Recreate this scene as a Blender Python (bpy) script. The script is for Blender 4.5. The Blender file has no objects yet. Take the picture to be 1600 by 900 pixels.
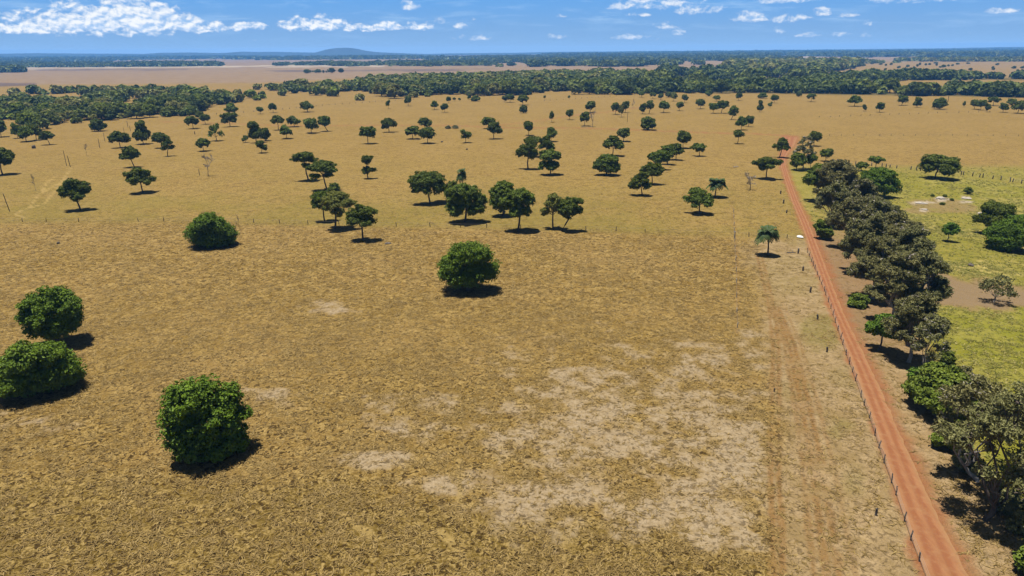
import bpy, math, random
import numpy as np

scene = bpy.context.scene
C = scene.collection
R = math.radians

# ------------------------------------------------------------------ camera
CAM_H = 48.0                 # drone height in metres
FPX = 1067.0                 # focal length in photo pixels (1600 wide)
PITCH = R(19.1)
ROLL = 0.0075
_cp, _sp = math.cos(PITCH), math.sin(PITCH)
_cr, _sr = math.cos(ROLL), math.sin(ROLL)
FWD = np.array([0.0, _cp, -_sp])
_U = np.array([0.0, _sp, _cp]); _X = np.array([1.0, 0.0, 0.0])
RIGHT = _cr * _X - _sr * _U
UP = _sr * _X + _cr * _U

cam_data = bpy.data.cameras.new("camera")
cam_data.sensor_width = 36.0
cam_data.lens = FPX / 1600.0 * 36.0
cam_data.clip_start = 0.5
cam_data.clip_end = 120000.0
cam = bpy.data.objects.new("camera", cam_data)
C.objects.link(cam)
from mathutils import Matrix, Vector
M = Matrix(((RIGHT[0], UP[0], -FWD[0], 0.0), (RIGHT[1], UP[1], -FWD[1], 0.0),
            (RIGHT[2], UP[2], -FWD[2], CAM_H), (0, 0, 0, 1)))
cam.matrix_world = M
scene.camera = cam


def ray(px, py):
    d = FWD + RIGHT * ((px - 800.0) / FPX) + UP * ((450.0 - py) / FPX)
    return d


def ground(px, py, z=0.0):
    """the point of the plain seen at a photo pixel, and its depth along the view axis"""
    d = ray(px, py)
    t = (CAM_H - z) / -d[2]
    return d[0] * t, d[1] * t, t


def project(x, y, z=0.0):
    """photo pixel of world points (numpy)"""
    dz = z - CAM_H
    cx = x * RIGHT[0] + y * RIGHT[1] + dz * RIGHT[2]
    cy = x * UP[0] + y * UP[1] + dz * UP[2]
    cz = x * FWD[0] + y * FWD[1] + dz * FWD[2]
    cz = np.maximum(cz, 1e-3)
    return 800 + FPX * cx / cz, 450 - FPX * cy / cz


# ------------------------------------------------------------------ light, sky, exposure
SUN_TO = np.array([-0.15, 0.05, 1.0]); SUN_TO /= np.linalg.norm(SUN_TO)
SUN_EL = math.asin(SUN_TO[2]); SUN_AZ = math.atan2(SUN_TO[0], SUN_TO[1])
sd = bpy.data.lights.new("sun", 'SUN')
sd.energy = 5.0
sd.angle = R(0.53)
sd.color = (1.0, 0.96, 0.91)
so = bpy.data.objects.new("sun", sd)
so.rotation_euler = Vector(SUN_TO).to_track_quat('Z', 'Y').to_euler()
so.location = (0, 0, 300)
C.objects.link(so)

scene.view_settings.view_transform = 'Standard'
scene.view_settings.look = 'None'
scene.view_settings.exposure = 0.95
scene.view_settings.gamma = 1.0
scene.view_settings.use_curve_mapping = False
scene.cycles.max_bounces = 6
scene.cycles.diffuse_bounces = 2
scene.cycles.glossy_bounces = 1
scene.cycles.transmission_bounces = 2
scene.cycles.volume_bounces = 0
scene.cycles.use_adaptive_sampling = True
scene.cycles.adaptive_threshold = 0.01
scene.cycles.use_denoising = True
try:
    scene.cycles.denoiser = 'OPENIMAGEDENOISE'
except Exception:
    pass


class NT:
    """short-hand for wiring node trees"""
    def __init__(s, tree):
        s.t = tree; s.n = tree.nodes; s.l = tree.links
        s.n.clear()

    def node(s, typ, **kw):
        n = s.n.new(typ)
        for k, v in kw.items():
            setattr(n, k, v)
        return n

    def link(s, a, b):
        s.l.new(a, b)

    def put(s, sock, v):
        if isinstance(v, bpy.types.NodeSocket):
            s.l.new(v, sock)
        else:
            if isinstance(v, tuple) and len(v) == 3 and sock.type == 'RGBA':
                v = (*v, 1.0)
            sock.default_value = v

    def math(s, op, a, b=0.0, c=None, clamp=False):
        n = s.n.new('ShaderNodeMath'); n.operation = op; n.use_clamp = clamp
        s.put(n.inputs[0], a); s.put(n.inputs[1], b)
        if c is not None:
            s.put(n.inputs[2], c)
        return n.outputs[0]

    def mix(s, f, a, b, mode='MIX'):
        n = s.n.new('ShaderNodeMix'); n.data_type = 'RGBA'; n.blend_type = mode
        s.put(n.inputs[0], f)
        for k, v in ((6, a), (7, b)):
            if not isinstance(v, bpy.types.NodeSocket) and len(v) == 3:
                v = (*v, 1.0)
            s.put(n.inputs[k], v)
        return n.outputs[2]

    def ramp(s, v, lo, hi, a=0.0, b=1.0, smooth=True):
        n = s.n.new('ShaderNodeMapRange')
        n.interpolation_type = 'SMOOTHSTEP' if smooth else 'LINEAR'
        s.put(n.inputs[0], v)
        for k, x in enumerate((lo, hi, a, b)):
            s.put(n.inputs[k + 1], x)
        return n.outputs[0]

    def noise(s, vec, scale, detail=3.0, rough=0.55, dist=0.0, dims='3D'):
        n = s.n.new('ShaderNodeTexNoise'); n.noise_dimensions = dims
        s.put(n.inputs['Vector'], vec)
        n.inputs['Scale'].default_value = scale
        n.inputs['Detail'].default_value = detail
        n.inputs['Roughness'].default_value = rough
        n.inputs['Distortion'].default_value = dist
        return n.outputs[0]


def azel(px, py):
    d = ray(px, py)
    return math.degrees(math.atan2(d[0], d[1])), math.degrees(math.atan2(d[2], math.hypot(d[0], d[1])))


def build_world():
    w = bpy.data.worlds.new("World")
    scene.world = w
    w.use_nodes = True
    k = NT(w.node_tree)
    out = k.node('ShaderNodeOutputWorld')
    bg = k.node('ShaderNodeBackground')
    bg.inputs[1].default_value = SKY_STRENGTH
    sky = k.node('ShaderNodeTexSky')
    sky.sky_type = 'NISHITA'
    sky.sun_disc = False
    sky.sun_elevation = SUN_EL
    sky.sun_rotation = SUN_AZ
    sky.altitude = 400.0
    sky.air_density = 1.0
    sky.dust_density = 0.2
    sky.ozone_density = 3.0
    tc = k.node('ShaderNodeTexCoord')
    sep = k.node('ShaderNodeSeparateXYZ')
    k.link(tc.outputs['Generated'], sep.inputs[0])
    x, y, z = sep.outputs
    az = k.math('MULTIPLY', k.math('ARCTAN2', x, y), 180 / math.pi)
    hyp = k.math('SQRT', k.math('ADD', k.math('MULTIPLY', x, x), k.math('MULTIPLY', y, y)))
    el = k.math('MULTIPLY', k.math('ARCTAN2', z, hyp), 180 / math.pi)
    # the deep polarised blue of the low sky, fading up into the clear dome
    low = k.mix(k.ramp(el, 0.0, 5.0), SKY_LOW, SKY_HIGH)
    dome = k.mix(1.0, sky.outputs[0], SKY_DOME, 'MULTIPLY')
    base = k.mix(k.ramp(el, 6.0, 22.0), low, dome)
    # clouds ------------------------------------------------------------
    comb = k.node('ShaderNodeCombineXYZ')
    k.put(comb.inputs[0], az); k.put(comb.inputs[1], k.math('MULTIPLY', el, 1.55))
    vec = comb.outputs[0]
    comb2 = k.node('ShaderNodeCombineXYZ')
    k.put(comb2.inputs[0], k.math('SUBTRACT', az, 0.10)); k.put(comb2.inputs[1], k.math('MULTIPLY', k.math('ADD', el, 0.17), 1.55))
    n1 = k.noise(vec, 1.1, 7.0, 0.60, 0.25)
    n2 = k.noise(comb2.outputs[0], 1.1, 7.0, 0.60, 0.25)
    nb = k.noise(vec, 0.45, 2.0, 0.5)

    def field(items):
        best = None
        for (px, py, rw, rh, dn, amp) in items:
            u, v = azel(px, py)
            ru = math.degrees(rw / FPX) * math.cos(R(u)) ** 1.0
            rv = math.degrees(rh / FPX)
            du = k.math('MULTIPLY', k.math('SUBTRACT', az, u), 1 / ru)
            dv = k.math('SUBTRACT', el, v)
            dvu = k.math('MULTIPLY', k.math('MAXIMUM', dv, 0.0), 1 / rv)
            dvd = k.math('MULTIPLY', k.math('MINIMUM', dv, 0.0), 1 / (rv * dn))
            dvs = k.math('ADD', dvu, dvd)
            r2 = k.math('ADD', k.math('MULTIPLY', du, du), k.math('MULTIPLY', dvs, dvs))
            f = k.math('MULTIPLY', k.math('MAXIMUM', k.math('SUBTRACT', 1.0, r2), -1.0), amp)
            best = f if best is None else k.math('MAXIMUM', best, f)
        return best
    big = [  # px, py of the flat base, half width, height, depth below base, strength
        (30, 42, 80, 17, 0.5, .8), (105, 40, 75, 30, 0.45, .9), (165, 36, 62, 33, 0.5, 1.0),
        (215, 36, 55, 44, 0.4, 1.15), (252, 40, 45, 36, 0.35, 1.0), (292, 44, 36, 17, 0.4, .9),
        (335, 45, 26, 12, 0.4, .85), (385, 44, 34, 11, 0.4, .85), (465, 41, 34, 14, 0.5, .9),
        (512, 41, 42, 16, 0.45, .9), (545, 44, 22, 8, 0.5, .8), (585, 45, 30, 9, 0.5, .85), (612, 43, 24, 10, 0.5, .8), (655, 43, 26, 10, 0.5, .85),
        (640, 12, 20, 10, 0.4, .9), (720, 42, 13, 6, 0.6, .75), (735, 30, 14, 4, 0.6, .6), (690, 35, 12, 7, .5, .6),
        (878, 25, 11, 5, 0.5, .75), (965, 12, 20, 8, 0.4, .85), (1000, 8, 46, 16, 0.35, .95), (1040, 8, 40, 18, 0.35, .95), (985, 24, 12, 5, 0.5, .8), (1008, 24, 12, 4, 0.5, .75),
        (1088, 14, 46, 13, 0.5, .75), (1172, 30, 30, 12, 0.4, .9), (1225, 32, 26, 9, 0.45, .8), (1255, 28, 16, 7, .45, .75), (1285, 21, 20, 9, 0.45, .95), (1325, 24, 18, 5, 0.5, .7),
        (1040, 42, 20, 8, 0.5, .7), (1058, 52, 14, 6, 0.5, .65), (1312, 54, 16, 6, 0.5, .65), (870, 58, 20, 6, 0.5, .6), (985, 58, 26, 7, 0.5, .6), (1217, 50, 10, 7, .5, .6), (745, 60, 34, 6, .5, .55),
        (1357, 37, 8, 5, .5, .65), (1565, 17, 22, 6, 0.5, .85), (1420, 1, 70, 7, 0.5, .8), (1230, 1, 60, 6, .6, .7), (1350, 55, 12, 5, .5, .55), (1265, 55, 26, 5, .5, .5)]
    rough = k.math('MULTIPLY', k.math('SUBTRACT', n1, 0.53), 3.4)
    cover = k.ramp(k.math('ADD', field(big[:14]), rough), 0.0, 0.85)
    wisps = k.ramp(k.math('ADD', field(big[14:]), k.math('MULTIPLY', rough, 1.15)), 0.0, 1.25, 0.0, 0.82)
    cover = k.math('MAXIMUM', cover, wisps)
    # lit tops and blue-grey undersides: shading painted in from offset noise
    lit = k.math('ADD', k.math('MULTIPLY', k.math('SUBTRACT', n1, n2), 4.6), 0.60)
    lit = k.math('ADD', lit, k.math('MULTIPLY', k.math('SUBTRACT', nb, 0.5), 0.6), clamp=True)
    ccol = k.mix(lit, CLOUD_DARK, CLOUD_LIT)
    # thin veils
    combv = k.node('ShaderNodeCombineXYZ')
    k.put(combv.inputs[0], k.math('MULTIPLY', az, 0.12)); k.put(combv.inputs[1], k.math('MULTIPLY', el, 0.9))
    veil = k.noise(combv.outputs[0], 1.6, 5.0, 0.6, 0.4)
    veil = k.math('MULTIPLY', k.ramp(veil, 0.48, 0.75), k.ramp(el, 0.4, 2.6))
    base = k.mix(k.math('MULTIPLY', veil, 0.45), base, CLOUD_VEIL)
    thin = k.ramp(el, 0.15, 1.6, 0.45, 1.0)
    col = k.mix(k.math('MULTIPLY', cover, thin), base, ccol)
    # the sky stands behind the ground haze: give it the light that this air takes away
    sn = k.math('MAXIMUM', k.math('SINE', k.math('MULTIPLY', el, math.pi / 180)), 1e-4)
    path = k.math('MINIMUM', k.math('DIVIDE', HAZE_TOP - CAM_H, sn), HAZE_R)
    T = k.math('EXPONENT', k.math('MULTIPLY', path, -HAZE_DENS))
    air = k.mix(1.0, HAZE_AIR, (1, 1, 1), 'MULTIPLY')
    sub = k.node('ShaderNodeVectorMath', operation='SCALE'); k.link(air, sub.inputs[0]); k.link(k.math('SUBTRACT', 1.0, T), sub.inputs['Scale'])
    dif = k.node('ShaderNodeVectorMath', operation='SUBTRACT'); k.link(col, dif.inputs[0]); k.link(sub.outputs[0], dif.inputs[1])
    res = k.node('ShaderNodeVectorMath', operation='SCALE'); k.link(dif.outputs[0], res.inputs[0]); k.link(k.math('DIVIDE', 1.0, T), res.inputs['Scale'])
    mx = k.node('ShaderNodeVectorMath', operation='MAXIMUM'); k.link(res.outputs[0], mx.inputs[0]); mx.inputs[1].default_value = (0, 0, 0)
    col = mx.outputs[0]
    k.link(col, bg.inputs[0])
    k.link(bg.outputs[0], out.inputs[0])


SKY_STRENGTH = 0.057
SKY_LOW = (2.15, 3.80, 6.3)
SKY_HIGH = (1.25, 3.55, 7.4)
SKY_DOME = (0.58, 0.50, 0.40)
CLOUD_LIT = (8.2, 8.5, 8.8)
CLOUD_DARK = (3.5, 5.2, 7.8)
CLOUD_VEIL = (4.2, 6.2, 8.6)
HAZE_DENS = 0.85e-4          # per metre
HAZE_COL = (0.16, 0.46, 1.0)
HAZE_TOP = 136.0
HAZE_R = 14000.0
HAZE_AIR = (0.95, 2.45, 5.2)
build_world()

# ------------------------------------------------------------------ helpers
def tag(o, label=None, cat=None, group=None, kind=None):
    if label: o["label"] = label
    if cat: o["category"] = cat
    if group: o["group"] = group
    if kind: o["kind"] = kind
    return o


def mesh_np(name, V, F, mats, parent=None, mat_idx=None, smooth=False, uniform=None, link=True):
    """mesh object from numpy vertices and faces: F is one (n,k) array or a list of such arrays"""
    me = bpy.data.meshes.new(name)
    Fs = [f for f in (F if isinstance(F, (list, tuple)) else [F]) if len(f)]
    V = np.asarray(V, np.float32)
    me.vertices.add(len(V)); me.vertices.foreach_set("co", V.ravel())
    loops = np.concatenate([np.asarray(f, np.int32).ravel() for f in Fs])
    tot = np.concatenate([np.full(len(f), f.shape[1], np.int32) for f in Fs])
    st = np.concatenate([[0], np.cumsum(tot)[:-1]]).astype(np.int32)
    me.loops.add(len(loops)); me.loops.foreach_set("vertex_index", loops)
    me.polygons.add(len(tot)); me.polygons.foreach_set("loop_start", st)
    try:
        me.polygons.foreach_set("loop_total", tot)
    except Exception:
        pass
    for m in (mats if isinstance(mats, (list, tuple)) else [mats]):
        me.materials.append(m)
    if mat_idx is not None:
        me.polygons.foreach_set("material_index", np.asarray(mat_idx, np.int32))
    me.polygons.foreach_set("use_smooth", np.full(len(tot), smooth, bool))
    me.update(calc_edges=True)
    o = bpy.data.objects.new(name, me)
    if link:
        C.objects.link(o)
    if parent is not None:
        o.parent = parent
    return o


# value noise in numpy, for ground masks and for growing things
def _hash(ix, iy, seed):
    h = (ix.astype(np.int64) * 374761393 + iy.astype(np.int64) * 668265263 + seed * 974634541) & 0xFFFFFFFF
    h = ((h ^ (h >> 13)) * 1274126177) & 0xFFFFFFFF
    return ((h ^ (h >> 16)) & 0xFFFF) / 65535.0


def vnoise(x, y, seed=0):
    ix = np.floor(x); iy = np.floor(y)
    fx = x - ix; fy = y - iy
    fx = fx * fx * (3 - 2 * fx); fy = fy * fy * (3 - 2 * fy)
    a = _hash(ix, iy, seed); b = _hash(ix + 1, iy, seed)
    c = _hash(ix, iy + 1, seed); d = _hash(ix + 1, iy + 1, seed)
    return (a * (1 - fx) + b * fx) * (1 - fy) + (c * (1 - fx) + d * fx) * fy


def fbm(x, y, seed=0, octv=4, rough=0.55):
    s = 0; a = 1; t = 0
    for i in range(octv):
        s = s + a * vnoise(x, y, seed + 17 * i); t += a
        a *= rough; x = x * 2.03 + 11.3; y = y * 2.03 + 5.7
    return s / t


def sstep(v, lo, hi):
    t = np.clip((v - lo) / (hi - lo), 0, 1)
    return t * t * (3 - 2 * t)


def poly_sd(px, py, pts):
    """signed distance (inside positive) to a polygon"""
    pts = np.asarray(pts, float)
    inside = np.zeros(px.shape, bool); best = np.full(px.shape, 1e18)
    n = len(pts)
    for i in range(n):
        ax, ay = pts[i]; bx, by = pts[(i + 1) % n]
        cond = ((ay > py) != (by > py))
        xs = (bx - ax) * (py - ay) / ((by - ay) if by != ay else 1e-9) + ax
        inside ^= cond & (px < xs)
        dx, dy = bx - ax, by - ay
        t = np.clip(((px - ax) * dx + (py - ay) * dy) / (dx * dx + dy * dy + 1e-9), 0, 1)
        best = np.minimum(best, (px - ax - t * dx) ** 2 + (py - ay - t * dy) ** 2)
    return np.where(inside, 1, -1) * np.sqrt(best)


def line_d(px, py, pts):
    best = np.full(px.shape, 1e18)
    for (ax, ay), (bx, by) in zip(pts[:-1], pts[1:]):
        dx, dy = bx - ax, by - ay
        t = np.clip(((px - ax) * dx + (py - ay) * dy) / (dx * dx + dy * dy), 0, 1)
        best = np.minimum(best, (px - ax - t * dx) ** 2 + (py - ay - t * dy) ** 2)
    return np.sqrt(best)


def W(pts):
    """photo pixels of features on the plain -> their ground points"""
    return [ground(a, b)[:2] for a, b in pts]


# ------------------------------------------------------------------ what grows and lies where on the plain
ROAD_PX = [(1234, 214, 24), (1233, 226, 17), (1226, 237, 12), (1222, 247, 8), (1224, 260, 8), (1230, 280, 9), (1242, 314, 10.5), (1257, 347, 12.5),
           (1281.5, 413, 15.5), (1305, 480, 18), (1341, 560, 26), (1358, 600, 30), (1397, 700, 40), (1436, 800, 55), (1480, 900, 70), (1530, 1010, 92)]
ROAD = [(*ground(a, b)[:2], w * ground(a, b)[2] / FPX * 0.5) for a, b, w in ROAD_PX]
FENCE_PX = [(1262, 395), (1286, 450), (1299.6, 487), (1311, 523), (1326, 567), (1331, 580), (1347, 626), (1359, 656), (1377, 713), (1399, 772), (1423, 845), (1438, 882), (1482, 1000)]
BOUND_PX = [(-60, 347), (320, 346), (530, 352), (640, 354), (800, 357), (960, 361), (1147, 369), (1240, 373)]


def masks(x, y):
    """soft masks of the ground cover, as dict of arrays; x, y in metres"""
    px, py = project(x, y)
    front = (y > 20) & (np.abs(np.arctan2(x, y)) < 1.05)
    px = np.where(front, px, -9999.0); py = np.where(front, py, 5000.0)
    n_big = fbm(x / 26, y / 26, 3, 4) - 0.5
    n_mid = fbm(x / 7, y / 7, 5, 4) - 0.5
    n_sm = fbm(x / 2.2, y / 2.2, 9, 3) - 0.5
    m = {}
    rx = np.interp(py, [p[1] for p in ROAD_PX], [p[0] for p in ROAD_PX])
    rowx = np.interp(py, [240, 300, 345, 400, 480, 560, 640, 760, 900], [1262, 1300, 1335, 1375, 1425, 1460, 1490, 1560, 1640])
    left_of_road = px < rx
    by = np.interp(px, [p[0] for p in BOUND_PX], [p[1] for p in BOUND_PX])
    m['brown'] = np.where(left_of_road, sstep(py - by + n_sm * 14 + n_mid * 16, -6, 9), 0) * (py < 4000)
    # paler strip between the pasture and the road
    strip_l = np.interp(py, [370, 480, 560, 700, 900], [1168, 1196, 1206, 1208, 1216])
    strip = sstep(px - strip_l + n_mid * 70 + n_sm * 20, -24, 24) * m['brown'] * left_of_road
    m['strip'] = strip
    # bare sandy patches
    s = np.full(x.shape, -9.0)
    for (a, b, w, h, k) in [(905, 592, 80, 28, 1.15), (970, 640, 60, 26, .95), (1100, 670, 120, 60, 1.0), (1150, 720, 90, 90, 1.0), (800, 690, 70, 45, .95), (1020, 700, 130, 50, .85),
                            (880, 775, 150, 30, 1.15), (1060, 800, 160, 38, 1.15), (590, 720, 70, 17, 1.1), (690, 760, 60, 18, .8), (1130, 845, 90, 26, .95), (520, 480, 50, 10, .5),
                            (410, 615, 60, 12, .5), (420, 635, 60, 10, .45), (960, 690, 260, 150, .72), (700, 650, 120, 40, .55), (1100, 570, 80, 40, .6), (820, 640, 80, 22, .7), (20, 660, 80, 18, .35), (1180, 560, 30, 60, .5)]:
        s = np.maximum(s, k * (1 - ((px - a) / w) ** 2 - ((py - b) / h) ** 2))
    sand = sstep(s + n_mid * 1.2 + n_sm * 2.2, -0.05, 1.0)
    m['sand'] = sand * (1 - 0.65 * strip) * m['brown']
    # darker, thicker grass along the bottom of the picture
    yb = np.interp(px, [-100, 300, 560, 700, 850, 1000, 1120, 1195], [740, 740, 745, 790, 805, 815, 835, 870])
    m['thick'] = sstep(py - yb + n_mid * 50, -18, 35) * (1 - strip) * m['brown']
    # green flush on the pasture
    g = np.interp(by - py, [-5, 2, 30, 70, 120], [0, 1, .75, .35, 0.05]) * np.where(left_of_road, 1, 0)
    g = g * np.clip(0.75 + n_big * 2.2 + n_mid * 1.2, 0, 1.25) * (py > 170)
    for (a, b, w, h, k) in [(1287, 520, 42, 34, 1.0), (1312, 672, 26, 20, .8), (1335, 745, 28, 40, .55), (1230, 430, 60, 50, .35), (1250, 345, 40, 60, .5), (1235, 300, 25, 40, .55), (1240, 610, 40, 20, .3), (1320, 590, 30, 20, .3)]:
        g = np.maximum(g, np.clip(k * 1.3 * (1 - ((px - a) / w) ** 2 - ((py - b) / h) ** 2 + n_mid * 2.2), 0, k) * left_of_road)
    m['green'] = np.clip(g, 0, 1)
    # the fresh paddock right of the gum trees
    top = np.interp(px, [1230, 1300, 1400, 1500, 1600, 1700], [262, 262, 267, 275, 288, 302])
    pad = np.where(left_of_road, 0, sstep(py - top + n_sm * 4, -1, 4) * sstep(px - rowx + n_mid * 30, -22, 14))
    near_road_top = np.where(left_of_road, 0, sstep(py - 255, 0, 10) * sstep(380 - py + n_mid * 50, 0, 40))
    pad = np.maximum(pad, near_road_top * 0.8)
    clear = poly_sd(px, py, [(1390, 405), (1460, 422), (1500, 432), (1560, 445), (1640, 455), (1640, 478), (1560, 485), (1500, 482), (1450, 476), (1400, 470)])
    clear = sstep(clear + n_mid * 24 + n_sm * 10, -6, 8)
    clear2 = sstep(1 - ((px - 1470) / 62) ** 2 - ((py - 322) / 16) ** 2 + n_mid * 2.5, 0.1, .7)
    m['paddock'] = pad * (1 - clear) * (1 - 0.5 * clear2)
    m['lush'] = m['paddock'] * np.clip(sstep(py + n_big * 60, 455, 500) + 0.45 * sstep(py, 262, 270) * sstep(330 - py, 0, 40) + n_big * 1.2, 0, 1)
    m['strawtuft'] = m['paddock'] * np.clip(sstep(n_mid + 0.6 * n_big, -0.02, 0.16) * np.interp(py, [280, 330, 385, 425, 500, 620], [.5, .5, 1, .9, .25, .4]), 0, 1)
    m['bare'] = np.where(left_of_road, 0, np.maximum(pad * np.maximum(clear, clear2 * .5), 0))
    white = np.full(x.shape, -9.0)
    for (a, b, w, h) in [(1447, 317, 24, 2.6), (1470, 311, 16, 4.5), (1510, 316, 18, 2.2), (1510, 309, 9, 3), (1534, 334, 9, 2.5), (1444, 327, 7, 3)]:
        white = np.maximum(white, 1 - ((px - a) / w) ** 2 - ((py - b) / h) ** 2)
    m['white'] = sstep(white + n_sm * 3.0 + n_mid * 1.5, 0.0, 0.8)
    # verge between the road and the gum trees
    verge = np.where(left_of_road, 0, (1 - pad) * sstep(py, 258, 268) * (py < 4000))
    m['verge'] = verge
    m['dust'] = verge * sstep(590 - py + n_mid * 60, 0, 90)
    # red dust spilled beside the road
    wr = np.array(ROAD)
    d = line_d(x, y, [(a, b) for a, b, _ in wr])
    hw = np.interp(py, [p[1] for p in ROAD_PX], wr[:, 2])
    side = np.where(left_of_road, 1.0, 2.1)
    m['red'] = np.where((y > 20) & (y < 440), 1 - sstep(d - hw + n_sm * 1.6 + n_mid * 1.2, -0.3, side), 0)
    far = (y > 250)
    if far.any():
        cross = line_d(px, py, [(1246, 213), (1180, 209), (1090, 207), (1000, 203), (900, 200), (790, 199.5), (700, 196), (560, 196), (430, 196), (330, 192), (250, 190)])
        cross2 = line_d(px, py, [(770, 197), (830, 190), (900, 180), (960, 174), (1010, 166)])
        m['red'] = np.maximum(m['red'], np.where(far, 0.75 * (1 - sstep(cross + n_sm * 2.0, 0.2, 1.5)) * np.interp(px, [300, 700, 1246], [.6, .7, 1]), 0))
        m['red'] = np.maximum(m['red'], np.where(far, 0.55 * (1 - sstep(cross2 + n_sm * 2.0, 0.2, 1.4)), 0))
        m['red'] = np.maximum(m['red'], np.where(far, 0.55 * sstep(1 - ((px - 1232) / 22) ** 2 - ((py - 222) / 13) ** 2 + n_sm, 0, .6), 0))
    # wheel tracks on the strip
    tr = np.zeros(x.shape)
    for pts, wd, k in [([(1183, 400), (1200, 470), (1208, 540), (1206, 640), (1204, 740), (1208, 900)], .45, .9), ([(1190, 400), (1207, 470), (1217, 540), (1217, 640), (1217, 740), (1224, 900)], .45, .9),
                       ([(1205, 480), (1226, 540), (1240, 620), (1254, 720), (1272, 900)], .5, .75), ([(1210, 480), (1233, 540), (1250, 620), (1268, 720), (1291, 900)], .6, 1.0),
                       ([(1216, 480), (1241, 540), (1261, 620), (1283, 720), (1312, 900)], .6, 1.0), ([(1222, 470), (1251, 540), (1275, 620), (1300, 720), (1337, 900)], .4, .6),
                       ([(1143, 320), (1150, 372), (1153, 440), (1151, 520)], .4, .5)]:
        dd = line_d(x, y, W(pts))
        tr = np.maximum(tr, k * (1 - sstep(dd + n_sm * .7, wd * .3, wd * 1.35)))
    m['track'] = tr * np.clip(0.9 + n_mid * 2.2 + n_sm * 1.5, 0, 1)
    pale = np.zeros(x.shape)
    for pts in [[(112, 262), (95, 285), (66, 302), (72, 286), (88, 275)], [(60, 305), (45, 325), (22, 335), (40, 340)], [(100, 280), (70, 318), (30, 330)],
                [(530, 800), (585, 842), (690, 830), (740, 900)], [(905, 805), (880, 850), (885, 900)], [(705, 810), (720, 770), (718, 720)]]:
        pale = np.maximum(pale, 1 - sstep(line_d(x, y, W(pts)) + n_sm, 0.15, 0.55))
    m['pale'] = pale * 0.6
    # far country ---------------------------------------------------------
    m['pink'] = np.zeros(x.shape); m['forest'] = np.zeros(x.shape); m['ash'] = np.zeros(x.shape); m['cream'] = np.zeros(x.shape)
    if far.any():
        nf = fbm(x / 160, y / 160, 21, 4) - 0.5
        ncol = fbm(x / 700, y / 260, 22, 3) - 0.5
        upper = np.interp(px, [-100, 150, 400, 640, 960, 1130, 1300, 1700], [133, 132, 130, 119, 110, 109, 110, 112])
        m['pink'] = np.where(far, sstep(upper - py, -1, 2), 0)
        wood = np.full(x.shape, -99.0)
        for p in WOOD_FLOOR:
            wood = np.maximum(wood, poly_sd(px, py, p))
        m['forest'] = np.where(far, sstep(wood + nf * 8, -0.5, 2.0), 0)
        ash = np.maximum(poly_sd(px, py, [(1000, 117), (1050, 113), (1130, 112), (1270, 111), (1290, 117), (1170, 126), (1050, 128), (1005, 124)]), poly_sd(px, py, [(-20, 130), (60, 129), (50, 135), (-20, 137)]))
        ash = np.maximum(ash, poly_sd(px, py, [(50, 108), (300, 106.5), (290, 110), (60, 111)]))
        ash = np.maximum(ash, poly_sd(px, py, [(400, 110), (640, 107.5), (780, 107), (640, 110.5), (430, 112.5)]))
        ash = np.maximum(ash, poly_sd(px, py, [(1020, 102), (1130, 100), (1130, 103), (1030, 105)]) - .5)
        m['ash'] = np.where(far, sstep(ash + nf * 5 + ncol * 6, -0.3, 1.3), 0)
        cr = poly_sd(px, py, [(950, 88), (1060, 85.5), (1200, 84), (1430, 82), (1430, 87), (1250, 90), (1130, 95), (950, 91)])
        cr = np.maximum(cr, poly_sd(px, py, [(-20, 105), (160, 104), (300, 103), (600, 101), (600, 104), (200, 107), (-20, 107.5)]))
        m['cream'] = np.where(far, sstep(cr + nf * 10 + ncol * 9, -0.5, 1.2), 0)
        m['pink'] = np.where(poly_sd(px, py, [(1320, 112), (1340, 98), (1450, 94), (1700, 93), (1700, 121), (1480, 120), (1360, 118)]) > 0, 0.35, m['pink'])
    m['nb'] = n_big; m['nm'] = n_mid; m['front'] = front; m['px'] = px; m['py'] = py
    return m


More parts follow.
